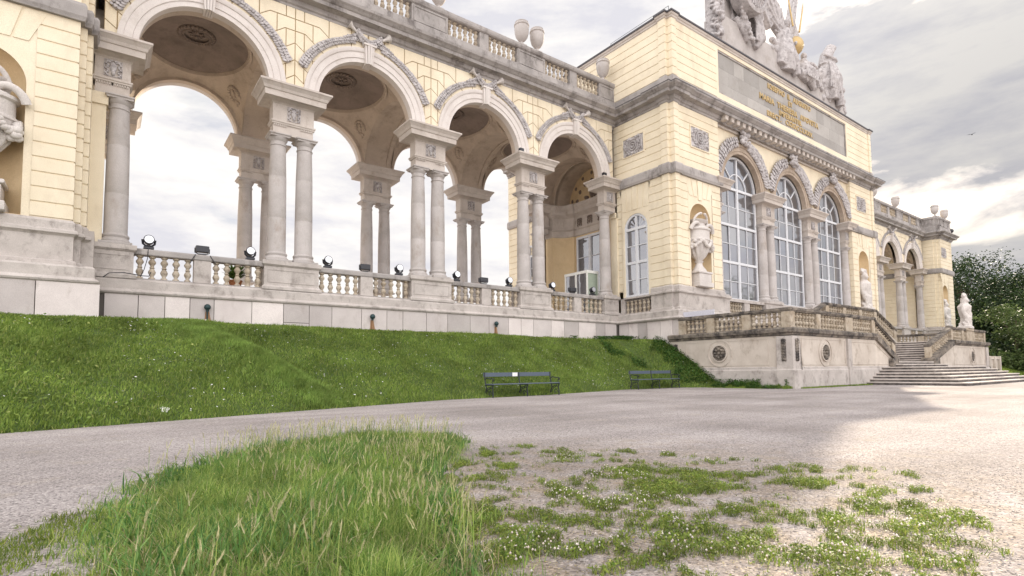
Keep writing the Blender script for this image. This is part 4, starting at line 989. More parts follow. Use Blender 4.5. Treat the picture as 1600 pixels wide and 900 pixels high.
# retaining walls
w = MB(); fbox(w, FL, -18.3, -TY - 0.0, -0.3, 2.34, -0.5, 0.0); w.box(TX, LT, TY, TY + 0.5, -0.3, 2.34)
prf = [(LT, -0.3), (LB + 0.1, -0.3), (LB + 0.1, 1.12), (LT, 2.34)]
w.prism(prf, lambda u, z: FT(u, z, -0.5), lambda u, z: FT(u, z, 0))
wall_l = w.build('retaining_wall', terr_st, stair)
w = MB(); w.box(RT, RE_, TY, TY + 0.5, -0.3, 2.34); w.prism([(RB2 - 0.1, -0.3), (RT, -0.3), (RT, 2.34), (RB2 - 0.1, 1.12)], lambda u, z: FT(u, z, -0.5), lambda u, z: FT(u, z, 0)); w.box(RE_ - 0.5, RE_, TY, 18.3, -0.3, 2.34)
wall_r = w.build('retaining_wall', terr_st, stair)
# base courses and mouldings
w = MB(); w.sweep([(TX, 18.3), (TX, TY), (LB - 0.6, TY)], [(0.09, -0.3), (0.09, 0.78), (0.05, 0.84), (0.05, 0.92), (0.0, 0.95)])
w.build('wall_base', plinth_st, stair); w = MB(); w.sweep([(TX, 12.55), (TX, TY), (TX + 0.6, TY)], [(0.13, -0.3), (0.13, 0.80), (0.06, 0.86), (0.06, 2.3)], capends=True); w.build('corner_pier', plinth_st, stair); w = MB()
w.sweep([(RB2 + 0.8, TY), (RE_, TY), (RE_, 18.3)], [(0.09, -0.3), (0.09, 0.78), (0.05, 0.84), (0.05, 0.92), (0.0, 0.95)])
w.build('wall_base', plinth_st, stair); w = MB(); w.box(LT - 3.55, LT - 3.15, TY - 0.10, TY, 0.9, 2.3); w.box(LT - 3.6, LT - 3.1, TY - 0.15, TY, -0.3, 0.9); w.build('wall_pilaster', plinth_st, stair); w = MB(); w.box(RE_ - 0.55, RE_ + 0.03, TY - 0.08, TY, 0.9, 2.3)
w.build('wall_pilaster', plinth_st, stair)
w = MB(); frame_lines(w, FL, -17.3, -12.95, 1.02, 2.22); frame_lines(w, FT, TX + 0.85, LT - 3.7, 1.02, 2.22)
w.build('panel_frame', terr_st, stair); w = MB(); frame_lines(w, FT, RT + 0.1, RE_ - 0.7, 1.02, 2.22); w.build('panel_frame', terr_st, stair); w = MB()
for pl_ in ([(LT - 2.95, 1.04), (LB - 0.25, 1.04), (LB - 0.25, 1.08), (LT - 0.2, 2.16), (LT - 2.95, 2.16)],):
    n_ = len(pl_)
    for i in range(n_):
        a, b = pl_[i], pl_[(i + 1) % n_]; w.tube([FT(a[0], a[1], 0.005), FT(b[0], b[1], 0.005)], 0.022, 4)
w.build('panel_frame', terr_st, stair)
rosette(FL, -15.4, 1.63, wall_l); rosette(FT, 27.1, 1.60, wall_l); rosette(FT, 49.7, 1.60, wall_r)
o = MB(); drop_orn(o, Fr(TX - 0.06, 0, -PI / 2), -12.22, 1.15, 2.1); drop_orn(o, Fr(0, TY - 0.06, 0), TX + 0.28, 1.15, 2.1); drop_orn(o, FL, -17.9, 1.15, 2.1); o.build('carved_drop', stone_black, wall_l, 0.9)
# ledges under the balustrade
led = [(0.0, 2.32), (0.06, 2.34), (0.08, 2.42), (0.17, 2.46), (0.19, 2.60), (0.14, 2.66), (-0.45, 2.68)]
w = MB(); w.sweep([(TX, 18.3), (TX, TY), (LT, TY)], led); w.build('terrace_ledge', stone_black, stair); w = MB(); w.sweep([(RT, TY), (RE_, TY), (RE_, 18.3)], led)
w.build('terrace_ledge', stone_black, stair)
for (xa, za, xb, zb) in ((LT, 2.34, LB + 0.15, 1.08), (RB2 - 0.15, 1.08, RT, 2.34)):
    w = MB(); w.prism([(xa, za - 0.02), (xb, zb - 0.02), (xb, zb + 0.33), (xa, za + 0.33)], lambda u, z: FT(u, z, -0.5), lambda u, z: FT(u, z, 0.13)); w.build('sloping_ledge', stone_black, stair)
# balustrades
bal_run(FL, -17.75, -TY - 0.02, 2.66, [5, 6, 6])
bal_run(FT, TX + 0.02, LT - 2.95, 2.66, [7, 9]); bal_run(FT, LT - 2.97, LT + 0.2, 2.66, [8])
bal_run(FT, LT + 0.1, LB + 0.1, 2.62, [8], rise=-1.24 / (LB - LT), post_ends=(False, True))
bal_run(FT, RT - 0.1, RE_ - 0.05, 2.66, [6, 6, 7]); bal_run(FT, RT + 0.0, RB2 - 0.05, 2.64, [9], rise=1.24 / (RT - RB2) , post_ends=(False, True))
FRr = Fr(RE_, 0, PI / 2); bal_run(FRr, TY + 0.1, 18.0, 2.66, [6, 6, 6])
# newel blocks at the foot of the slopes
w = MB(); w.bbox(LB - 1.1, LB - 0.25, TY - 0.22, TY - 0.01, 0.9, 1.36, 0.03); w.bbox(RB2 - 0.2, RB2 + 0.75, TY - 0.25, TY - 0.01, 1.0, 1.45, 0.05); w.build('newel_block', stone_black, stair)
# terrace floors, upper balcony and flights
w = MB(); w.box(TX + 0.4, LT, TY + 0.4, 18.1, 2.2, TFL); w.box(RT, RE_ - 0.4, TY + 0.4, 18.1, 2.2, TFL); w.build('terrace_floor', step_st, stair)
UY = 15.3; UL, UR = 35.4, 42.8
w = MB(); w.box(UL, UR, UY, 18.1, 0.3, 3.95); w.prism([(32.2, 0.3), (UL, 0.3), (UL, 3.95), (32.2, 2.7)], lambda u, z: (u, UY, z), lambda u, z: (u, UY + 0.5, z)); w.prism([(UR, 0.3), (46.2, 0.3), (46.2, 2.7), (UR, 3.95)], lambda u, z: (u, UY, z), lambda u, z: (u, UY + 0.5, z))
w.build('balcony_wall', terr_st, stair)
FU = Fr(0, UY, 0)
bal_run(FU, UL - 0.1, UR + 0.1, 3.98, [6, 6, 6]); bal_run(FU, UR, 46.3, 3.98, [8], rise=-1.25 / (46.3 - UR), post_ends=(False, True)); bal_run(FU, UL, 32.1, 3.98, [7], rise=1.25 / (UL - 32.1), post_ends=(False, True))
st = MB(); ris = MB()
for k in range(8):
    h = (3.95 - TFL) / 8; st.box(32.2 + k * 0.4, UL, UY + 0.5, 18.1, TFL - 0.1, TFL + h * (k + 1) - (0.002 if k == 7 else 0)); st.box(UR, 46.2 - k * 0.42, UY + 0.5, 18.1, TFL - 0.1, TFL + h * (k + 1) - (0.002 if k == 7 else 0))
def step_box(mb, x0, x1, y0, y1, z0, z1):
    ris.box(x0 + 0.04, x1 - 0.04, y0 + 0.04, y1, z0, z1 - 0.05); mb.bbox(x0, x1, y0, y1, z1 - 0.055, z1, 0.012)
NZ = 0.90
for k in range(6):
    st_x0, st_x1, st_y0 = 31.3 + k * 0.42, 45.9 - k * 0.42, 7.7 + k * 0.42
    step_box(st, st_x0, st_x1, st_y0, 15.3, 0.15 * k - (0.3 if k == 0 else 0.01), 0.15 * (k + 1))
for k in range(2): step_box(st, 34.9 + 0.4 * k, 42.3 - 0.4 * k, 11.3 + 0.4 * k, 15.3, 0.9 + 0.15 * k, 1.05 + 0.15 * k)
nf = 9; hf = (TFL - 1.2) / nf
for k in range(nf):
    step_box(st, RB2 + 0.45 * k, RT + 0.6, TY + 0.42, UY, 1.2 + hf * k - 0.01, 1.2 + hf * (k + 1))
    step_box(st, LT - 0.6, LB - 0.3 * k, TY + 0.42, UY, 1.2 + hf * k - 0.01, 1.2 + hf * (k + 1))
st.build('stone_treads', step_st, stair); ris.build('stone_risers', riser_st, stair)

# ============================================================ STATUARY
def vase_parts(root):
    x, y, z = root.location
    mb = MB(); mb.bbox(x - 0.52, x + 0.52, y - 0.42, y + 0.42, z, z + 0.22, 0.02); mb.bbox(x - 0.44, x + 0.44, y - 0.36, y + 0.36, z + 0.22, z + 0.62, 0.02); mb.bbox(x - 0.5, x + 0.5, y - 0.4, y + 0.4, z + 0.62, z + 0.72, 0.02)
    mb.lathe(x, y, [(0.36, z + 0.72), (0.34, z + 0.80), (0.20, z + 0.98), (0.15, z + 1.12), (0.20, z + 1.2), (0.22, z + 1.24)], 24); mb.build('pedestal', carve_w, root, 0.6)
    prof = [(0.14, 1.24), (0.20, 1.30), (0.36, 1.45), (0.50, 1.68), (0.58, 1.95), (0.62, 2.15), (0.66, 2.18), (0.66, 2.24), (0.60, 2.28), (0.60, 2.62), (0.67, 2.66), (0.67, 2.74), (0.52, 2.82), (0.38, 2.92), (0.36, 3.0), (0.50, 3.08), (0.54, 3.14), (0.46, 3.17)]
    mb = MB(); seg = 48; vs = []; fs = []; m = len(prof)
    for i in range(seg):
        a = 2 * PI * i / seg
        for r, zz in prof:
            fl = 1 + (0.05 * (1 if i % 4 < 2 else -1) if 1.4 < zz < 2.1 or 2.3 < zz < 2.6 else 0); vs.append((x + r * fl * math.cos(a), y + r * fl * math.sin(a) * 0.8, z + zz))
    for i in range(seg):
        j = (i + 1) % seg
        for k in range(m - 1): fs.append((i * m + k, j * m + k, j * m + k + 1, i * m + k + 1))
    fs.append(tuple(i * m + m - 1 for i in range(seg))); mb.add(vs, fs); mb.build('body', carve_w, root, 0.5)
    g = MB(); q = random.Random(2)
    for i in range(40):
        a = PI + PI * i / 39; zz = 2.15 - 0.25 * abs(math.sin(3 * (a - PI))) ; g.blob((x + 0.66 * math.cos(a), y + 0.55 * math.sin(a), z + zz + q.uniform(-0.05, 0.05)), (0.09, 0.09, 0.08), None, 7, 5)
    for s in (-1, 1):
        for i in range(10): g.blob((x + s * (0.6 + q.uniform(-0.08, 0.08)), y - 0.25 + q.uniform(-0.1, 0.1), z + 1.95 + q.uniform(-0.2, 0.15)), (0.1, 0.09, 0.1), None, 7, 5)
    g.build('garland', carve_w, root, 0.9)
    for s in (-1, 1):
        h = MB(); pts = []; rad = []
        for i in range(26):
            t = i / 25; a = t * 2.6 * PI
            pts.append((x + s * (0.62 - 0.42 * t + 0.17 * math.cos(a)), y - 0.22 - 0.10 * math.sin(a * 0.9), z + 2.62 + 0.62 * t + 0.20 * math.sin(a))); rad.append(0.095 - 0.045 * t)
        h.tube(pts, rad, 10); h.blob(pts[-1], (0.09, 0.07, 0.06)); h.build('snake_handle', carve_w, root, 0.9)
def vase(loc, label):
    r = empty('stone_vase', loc, label, 'stone vase', 'big carved vases in the wall niches'); vase_parts(r); return r
v1 = vase((NC - 0.05, FRONT + 0.16, 5.42), 'tall white fluted vase with snake handles in the niche beside the tall windows')
v1.scale = (1.28, 1.12, 1.20)
v2 = copy_tree(v1, Vector((-2.93 - NC + 0.05, EY - FRONT - 0.02, 0.0)), label='large grey-white vase with coiling snakes in the niche at the left picture edge')

def armour(base, name, label, group, s=1.0, mat=carve_w, lean=0.0, seed=1):
    x, y, z = base; q = random.Random(seed)
    P = lambda a, b, c: (x + s * (a + lean * c), y + s * b, z + s * c)
    pr = [('b', (x - .50 * s, x + .50 * s, y - .34 * s, y + .34 * s, z, z + .16 * s)), ('b', (x - .38 * s, x + .38 * s, y - .28 * s, y + .28 * s, z + .1 * s, z + .40 * s)),
          ('t', [P(0, 0, .2), P(0, 0, .7), P(-.02, 0, 1.1), P(-.04, 0, 1.5), P(-.04, 0, 1.72)], [.34 * s, .26 * s, .34 * s, .40 * s, .22 * s]), ('e', P(-.20, -.05, 1.38), (.26 * s, .24 * s, .34 * s)), ('e', P(.16, -.05, 1.38), (.26 * s, .24 * s, .34 * s)),
          ('t', [P(-.04, 0, 1.6), P(-.06, 0, 1.95)], [.20 * s, .20 * s]), ('e', P(-.06, -.02, 1.96), (.21 * s, .23 * s, .22 * s)), ('e', P(-.10, -.18, 1.88), (.12 * s, .12 * s, .13 * s)),
          ('t', [P(.26, 0, 1.75), P(.30, 0, 2.05), P(.12, 0, 2.24), P(-.12, -.02, 2.28), P(-.34, -.02, 2.16)], [.08 * s, .12 * s, .14 * s, .13 * s, .10 * s]), ('t', [P(.2, 0, 2.22), P(-.06, 0, 2.36), P(-.3, 0, 2.30)], [.07 * s, .09 * s, .06 * s]),
          ('e', P(-.44, -.05, 1.30), (.20 * s, .16 * s, .34 * s)), ('e', P(.42, -.06, 1.22), (.20 * s, .16 * s, .36 * s)), ('t', [P(-.52, 0, 1.3), P(-.42, -.1, .9), P(-.30, -.12, .6)], [.13 * s, .12 * s, .10 * s]), ('t', [P(.52, 0, 1.2), P(.40, -.12, .8), P(.44, -.05, .3)], [.13 * s, .12 * s, .14 * s]),
          ('e', P(.08, -.24, .95), (.26 * s, .12 * s, .30 * s))]
    for i in range(12): f = i / 11; pr.append(('t', [P(-.30 + .6 * f, -.16, 1.05), P(-.36 + .72 * f, -.34 + .2 * abs(f - .5), .75), P(-.40 + .8 * f, -.30 + .2 * abs(f - .5), .42)], [.03 * s, .05 * s, .035 * s]))
    for i in range(16): a = q.uniform(PI, 2 * PI); h = q.uniform(.15, .6); pr.append(('e', P(.42 * math.cos(a), .28 * math.sin(a), h), (.08 * s, .08 * s, .10 * s)))
    for i in range(7): pr.append(('t', [P(-.34 + .11 * i, -.02, 2.22), P(-.36 + .11 * i, -.02, 2.42)], [.06 * s, .035 * s]))
    o = sculpt(name, pr, 0.032 * s, mat, None, 0.025 * s, 0.10 * s); tag(o, label, 'statue', group); return o
armour((MIR - NC, FRONT + 0.10, 5.42), 'niche_statue', 'white carved armour trophy in the niche right of the tall windows', 'carved armour trophies', 1.38, seed=4)
armour((MIR + 1.75, EY + 0.10, 5.42), 'niche_statue', 'white carved armour trophy in the niche of the far end pavilion', 'carved armour trophies', 1.30, seed=6)
w = MB(); w.bbox(48.8, 50.2, TY + 0.02, TY + 0.42, 2.66, 3.56, 0.01); w.bbox(48.7, 50.3, TY - 0.06, TY + 0.5, 3.40, 3.57, 0.02); w.build('statue_post', stone_bal, stair)
armour((49.5, TY + 0.22, 3.57), 'terrace_statue', 'tall white plumed armour statue on the balustrade above the stairs, trees behind', 'carved armour trophies', 1.06, seed=9)

# attic group
AY = 18.35
q = random.Random(21)
# left garland pier
pr = [('b', (29.3, 30.15, AY - .15, AY + .7, 20.6, 26.0))]
for i in range(110): pr.append(('e', (29.2 + q.uniform(-.30, .36), AY - .2 + q.uniform(-.22, .25), 20.75 + i * 0.048), (q.uniform(.08, .24), .15, q.uniform(.07, .14)), q.uniform(-1, 1), 'Y'))
tag(sculpt('garland_pier', pr, 0.05, carve, None, 0.04, 0.15), 'thick carved garland of grey leaves and helmets on the roof, left end of the sculptures', 'sculpture')
# round shield with standards
cx, cz = 31.95, 24.5; pr = []
F = Fr(0, AY - 0.75, 0)
sh = MB(); sh_pts = [(1.40, -0.6), (1.50, 0.0), (1.47, 0.38), (1.25, 0.46), (1.18, 0.36), (1.05, 0.34), (0.5, 0.42), (0.42, 0.54), (0.0, 0.58)]
arc_sweep(sh, F, cx, cz, sh_pts, 0, 2 * PI, 40)
for i in range(24): a = 2 * PI * i / 24; sh.tube([F(cx + .5 * math.cos(a), cz + .5 * math.sin(a), .42), F(cx + 1.12 * math.cos(a), cz + 1.12 * math.sin(a), .36)], [.04, .09], 6)
for i in range(18): a = q.uniform(0, 2 * PI); rr = q.uniform(0, .35); sh.blob(F(cx + rr * math.cos(a), cz + rr * math.sin(a), .56), (.14, .12, .14))
sro = empty('shield_trophy', (32.1, AY, 22.5), 'grey round sunburst shield with drapery and quiver on the roof above the inscription', 'sculpture')
sh.build('shield', carve, sro, 0.7)
pr = [('b', (31.3, 33.6, AY + .0, AY + .5, 22.3, 24.6)), ('t', [(31.3, AY - .1, 22.9), (31.6, AY - .2, 22.6), (32.0, AY - .3, 22.2), (32.4, AY - .3, 21.7)], [.2, .26, .30, .22]),
      ('t', [(33.3, AY - .1, 24.2), (33.6, AY - .2, 23.4), (33.75, AY - .3, 22.6), (33.4, AY - .35, 21.9), (33.2, AY - .3, 21.5)], [.32, .45, .42, .36, .2]), ('t', [(33.7, AY, 25.3), (34.3, AY, 24.7), (34.7, AY, 24.0)], [.35, .28, .2]), ('e', (33.85, AY - .45, 22.35), (.34, .25, .34))]
for i in range(9): f = i / 8; pr.append(('t', [(32.9 + f * .9, AY - .35, 23.8), (33.0 + f * .95, AY - .62 + .1 * abs(f - .5), 22.9), (32.9 + f * .7, AY - .6, 21.8)], [.05, .07, .05]))
for i in range(26): f = i / 25; pr.append(('e', (31.2 + 1.3 * f + .12 * math.sin(i * 2.1), AY - .55 + .1 * math.cos(i * 1.7), 23.4 - 1.8 * f), (.13, .12, .16), i * .7, 'Y'))
sculpt('drapery', pr, 0.045, carve, sro, 0.02, 0.12)
# winged figure with globe and spears (the great eagle's wings spread above)
wro = empty('winged_figure', (37.8, AY, 22.5), 'grey winged robed figure beside a golden globe with gilded spears, centre of the roof sculptures', 'sculpture')
pr = [('t', [(37.3, AY, 21.4), (37.2, AY - .2, 22.4), (37.5, AY - .1, 23.6), (37.9, AY, 24.5)], [.75, .70, .50, .40]), ('e', (38.0, AY - .05, 25.05), (.28, .28, .36)), ('t', [(38.3, AY, 24.3), (38.8, AY - .3, 23.9), (38.2, AY - .5, 23.5)], [.2, .17, .12]),
      ('t', [(36.9, AY - .2, 24.0), (36.7, AY - .3, 22.6), (36.4, AY - .3, 21.5)], [.3, .38, .30]), ('t', [(37.6, AY - .3, 23.8), (38.0, AY - .45, 22.4), (38.4, AY - .4, 21.3)], [.25, .32, .30])]
for i in range(14): a = -0.9 + i * 0.14; pr.append(('t', [(37.5, AY - .3, 23.7), (37.5 + 1.0 * math.sin(a), AY - .55, 22.6), (37.6 + 1.4 * math.sin(a), AY - .5, 21.5)], [.10, .13, .10]))
for i in range(16): pr.append(('e', (q.uniform(35.6, 36.8), AY - .1, q.uniform(22.3, 23.2)), (.22, .2, .2)))
sculpt('robed_body', pr, 0.045, carve, wro, 0.015, 0.12)
def wing(pts, name='wing'):
    mb = MB(); n = len(pts)
    mb.prism(pts, lambda u, z: (u, AY + .35, z), lambda u, z: (u, AY - .05, z)); 
    for i in range(26):
        a = pts[0]; b = pts[1 + i % (n - 1)]; t = q.uniform(.3, .95); c = (a[0] + (b[0] - a[0]) * t, a[1] + (b[1] - a[1]) * t); mb.tube([(a[0] + (c[0] - a[0]) * .4, AY - .08, a[1] + (c[1] - a[1]) * .4), (c[0], AY - .1, c[1])], [.12, .06], 5)
    sculpt(name, [('m', mb)], 0.055, carve, wro, 0.02, 0.12)
wing([(37.6, 23.9), (36.3, 24.5), (35.9, 24.0), (35.2, 24.9), (34.2, 26.4), (34.0, 27.8), (36.0, 26.7), (37.2, 26.2), (37.9, 25.2)])
wing([(38.2, 24.2), (38.4, 25.4), (38.9, 26.3), (39.5, 28.2), (40.1, 28.3), (39.6, 26.7), (39.4, 25.7), (39.9, 24.9), (40.2, 24.3), (39.6, 24.2)])
g = MB(); g.blob((38.9, AY - .1, 23.75), (.62, .62, .66), None, 24, 16); g.build('golden_globe', gold, wro, 1.5)
for (a, b) in (((38.0, 24.7), (37.4, 27.4)), ((38.9, 24.6), (39.9, 27.3))):
    t = MB(); t.tube([(a[0], AY - .5, a[1]), (a[0] * .3 + b[0] * .7, AY - .45, a[1] * .3 + b[1] * .7), (b[0], AY - .4, b[1])], [.07, .045, .012], 8); t.build('spear', gold, wro, 0.8)
# seated small figures
pr = [('t', [(39.6, AY - .1, 21.4), (39.8, AY - .2, 22.3), (40.2, AY - .1, 23.1)], [.5, .5, .28]), ('e', (40.3, AY - .1, 23.5), (.24, .22, .26)), ('t', [(40.4, AY - .1, 23.0), (41.2, AY - .3, 23.1), (41.9, AY - .3, 23.0)], [.18, .14, .1]), ('t', [(40.0, AY - .3, 22.2), (41.2, AY - .45, 22.1), (41.6, AY - .4, 21.4)], [.35, .3, .25]),
      ('t', [(40.6, AY - .1, 21.4), (41.0, AY - .1, 22.2), (41.5, AY, 22.7)], [.6, .5, .25]), ('t', [(39.0, AY - .3, 21.8), (40.2, AY - .45, 21.7), (41.0, AY - .4, 21.1)], [.3, .35, .2])]
for i in range(20): pr.append(('e', (q.uniform(38.9, 42.6), AY - .2, q.uniform(21.6, 22.5)), (.25, .2, .22)))
for i in range(9): f = i / 8; pr.append(('t', [(39.7 + f * .9, AY - .3, 22.9), (39.5 + f * 1.5, AY - .85 + .4 * abs(f - .5), 22.2), (39.4 + f * 1.6, AY - .75, 21.5)], [.05, .08, .06]))
tag(sculpt('seated_figures', pr, 0.045, carve, None, 0.02, 0.12), 'cluster of small grey carved figures in drapery between the golden globe and the hooded trophy', 'sculpture')
# right draped trophy
pr = [('t', [(44.2, AY, 21.4), (43.9, AY - .2, 22.6), (44.0, AY - .1, 23.6), (44.4, AY, 24.6)], [.75, .80, .62, .5]), ('t', [(43.9, AY, 23.9), (44.2, AY, 24.9), (44.7, AY - .1, 25.6), (45.3, AY - .1, 25.85)], [.55, .45, .38, .22]), ('e', (45.2, AY, 24.2), (.45, .35, .35)), ('e', (44.9, AY - .2, 23.2), (.55, .4, .9)),
      ('e', (43.1, AY - .1, 23.0), (.55, .35, .55)), ('t', [(44.0, AY - .3, 23), (43.9, AY - .5, 22.0), (44.0, AY - .45, 21.3)], [.3, .3, .28]), ('t', [(45.0, AY - .3, 22.6), (45.0, AY - .5, 21.7), (45.1, AY - .45, 21.0)], [.3, .3, .3])]
for i in range(34): pr.append(('e', (q.uniform(42.7, 46.5), AY - .15, q.uniform(21.0, 22.9)), (.24, .22, .26)))
for i in range(20): pr.append(('e', (45.7 + q.uniform(-.1, .1) + i * .045, AY - .1, 23.3 - i * .12), (.22, .22, .18)))
for i in range(10): f = i / 9; pr.append(('t', [(43.6 + f * 1.1, AY - .45, 24.2), (43.3 + f * 1.7, AY - .95 + .5 * abs(f - .5), 23.0), (43.2 + f * 1.8, AY - .8 + .3 * abs(f - .5), 21.9)], [.05, .09, .06]))
pr.append(('t', [(43.2, AY - .25, 24.6), (44.1, AY - .62, 24.35), (45.1, AY - .35, 24.6)], [.10, .14, .10]))
tag(sculpt('draped_trophy', pr, 0.045, carve, None, 0.02, 0.12), 'grey hooded armour trophy with drapery at the right end of the roof sculptures', 'sculpture')

# roof urns
def roof_urn(loc, label):
    r = empty('roof_urn', loc, label, 'stone urn', 'stone urns along the roof parapet'); x, y, z = loc
    mb = MB(); mb.bbox(x - .2, x + .2, y - .2, y + .2, z, z + .07, .01); mb.lathe(x, y, [(.17, z + .07), (.15, z + .11), (.07, z + .2), (.08, z + .26)], 16); mb.build('foot', stone_col, r, 0.6)
    mb = MB(); mb.lathe(x, y, [(.07, z + .25), (.20, z + .34), (.32, z + .52), (.38, z + .76), (.39, z + .95), (.37, z + 1.08), (.41, z + 1.12), (.41, z + 1.17), (.34, z + 1.24), (.36, z + 1.30), (.20, z + 1.32)], 24); mb.build('bowl', stone_col, r, 0.6); return r
UYR = RB + 0.21; UZ = 18.125
u1 = roof_urn((KX(3) - 0.52, UYR, UZ), 'left of the two pale urns standing together on the roof balustrade')
copy_tree(u1, Vector((1.06, 0, 0)), label='right of the two pale urns standing together on the roof balustrade')
copy_tree(u1, Vector((KX(4) - 0.45 - (KX(3) - .52), 0, 0)), label='single urn where the roof balustrade meets the tall pavilion')
copy_tree(u1, Vector((KX(2) - KX(3), 0, 0)), label='roof urn cut by the top picture edge, leftmost on the balustrade')
copy_tree(u1, Vector((KX(2) - KX(3) + 1.06, 0, 0)), label='second roof urn cut by the top picture edge')
for i, (xx, yy) in enumerate(((MIR - KX(2) - .45, UYR), (MIR - KX(1) - .5, UYR), (MIR + .9, EY + .35), (MIR + 4.2, EY + .35))):
    copy_tree(u1, Vector((xx - (KX(3) - .52), yy - UYR, -0.05)), label=['round urn nearest the tall pavilion on the far wing roof', 'second round urn on the far wing roof, counted from the tall pavilion', 'urn at the inner corner of the far end pavilion parapet', 'last urn at the outer end of the far pavilion parapet'][i])

# ============================================================ FITTINGS
def moving_head(loc, label, turn=0.0):
    r = empty('stage_light', loc, label, 'stage light', 'round stage lights standing on the balustrade'); x, y, z = loc
    mb = MB(); mb.bbox(x - .17, x + .17, y - .13, y + .13, z, z + .11, .02); mb.bbox(x - .11, x + .11, y - .1, y + .1, z + .11, z + .16, .02); b = mb.build('base', black, r)
    for s in (-1, 1):
        mb = MB(); mb.tube([(x + s * .10, y, z + .14), (x + s * .19, y, z + .22), (x + s * .205, y, z + .38)], [.035, .04, .045], 8); mb.build('yoke_arm', black, r, 0.8)
    c, s_ = math.cos(turn), math.sin(turn)
    mb = MB(); d = Vector((s_, -c, 0.12)).normalized(); ce = Vector((x, y, z + .36)); mb.tube([ce - d * .17, ce - d * .12, ce, ce + d * .12, ce + d * .15], [.10, .16, .175, .185, .18], 20); h = mb.build('head', black, r, 0.6)
    mb = MB(); mb.tube([ce + d * .149, ce + d * .156], [.15, .15], 20); mb.build('lens', silver, h)
    return r
def flood(loc, label):
    r = empty('floodlight', loc, label, 'floodlight', 'boxy floodlights on the balustrade posts'); x, y, z = loc
    mb = MB(); mb.bbox(x - .13, x + .13, y - .08, y + .08, z, z + .04, .01)
    for s in (-1, 1): mb.tube([(x + s * .12, y, z + .03), (x + s * .23, y, z + .08), (x + s * .23, y, z + .24)], .018, 6)
    mb.build('bracket', black, r)
    mb = MB(); mb.bbox(x - .21, x + .21, y - .12, y + .12, z + .09, z + .32, .02)
    for i in range(6): mb.box(x - .19 + i * .07, x - .175 + i * .07, y + .12, y + .16, z + .11, z + .3)
    mb.build('housing', black, r); return r
RZ = 5.125
m1 = moving_head((1.17, BY, RZ), 'round stage light standing nearest the left wall pier')
m1.scale = (.88, .88, .88)
mh = [(4.35, 'round stage light just left of the first column pair'), (7.25, 'round stage light just right of the first column pair'), (10.38, 'round stage light just left of the second column pair'), (13.32, 'round stage light just right of the second column pair'), (16.4, 'round stage light just left of the third column pair'), (19.26, 'round stage light just right of the third column pair'), (22.3, 'last round stage light, beside the white cabinet and wall column')]
for x, lb in mh: copy_tree(m1, Vector((x - 1.17, 0, 0)), label=lb)
f1 = flood((2.77, BY, RZ), 'boxy floodlight on the post below the leftmost arch')
for x, lb in ((8.82, 'boxy floodlight on the post below the second arch'), (14.85, 'boxy floodlight on the post below the third arch'), (20.75, 'boxy floodlight on the post in front of the white cabinet')): copy_tree(f1, Vector((x - 2.77, 0, 0)), label=lb)
# small lamps on the imposts
def small_lamp(loc, lb):
    mb = MB(); x, y, z = loc; mb.bbox(x - .12, x + .12, y - .08, y + .08, z + .06, z + .26, .02); mb.box(x - .03, x + .03, y - .03, y + .03, z, z + .08)
    return tag(mb.build('uplight', black), lb, 'floodlight', 'small black uplights on the stone imposts')
small_lamp((KX(3) - 1.0, YC - .55, 12.05), 'small black uplight on the impost of the third column pair'); small_lamp((KX(4) - 1.0, YC - .55, 12.05), 'small black uplight on the impost beside the yellow pavilion wall')
# cables hanging from the lights
cb = MB(); cb.tube([(2.55, BY - .17, 5.1), (2.45, BY - .2, 4.9), (2.38, BY - .19, 4.75)], .015, 5); cb.tube([(3.0, BY - .17, 5.1), (3.12, BY - .2, 4.9), (3.2, BY - .19, 4.8)], .015, 5); tag(cb.build('cable', black), 'two short black cable loops below the leftmost boxy floodlight', 'cable')
cb = MB(); cb.tube([(-.05, YM - .1, 4.0), (.1, YM - .12, 4.15), (.5, YM - .12, 4.2), (1.0, YM - .06, 4.15), (1.18, YM - .1, 4.15), (1.23, YM - .03, 4.3)], .016, 6); cb.tube([(1.15, BY - .17, 5.1), (1.14, BY - .19, 4.8), (1.05, BY - .19, 4.4), (.95, BY - .16, 4.15)], .012, 5)
tag(cb.build('cable', black), 'black cable running along the plinth below the leftmost column', 'cable')
for i, (x, z) in enumerate(((2.92, 3.22), (9.0, 3.20), (15.3, 3.18))):
    r = empty('wall_spout', (x, YM - .02, 2.6), ['dark round wall spout on the marble, leftmost of three', 'dark round wall spout on the marble, middle of three', 'dark round wall spout on the marble, nearest the benches'][i], 'wall spout', 'dark spouts on the marble retaining wall')
    mb = MB(); mb.blob((x, YM - .10, z), (.11, .10, .11), None, 12, 8); mb.tube([(x, YM - .1, z - .08), (x, YM - .09, z - .16)], .05, 8); mb.build('head', bronze, r, 1)
    mb = MB(); mb.tube([(x, YM - .06, z - .14), (x + .01, YM - .05, 2.2)], .028, 6); mb.build('pipe', bronze if i == 0 else rust_m, r)
    mb = MB(); mb.prism([(x - .05, z - .15), (x + .07, z - .15), (x + .22, 2.3), (x - .1, 2.3)], lambda u, zz: (u, YM + .0, zz), lambda u, zz: (u, YM - .009, zz)); mb.build('rust_streak', rust_m, r)
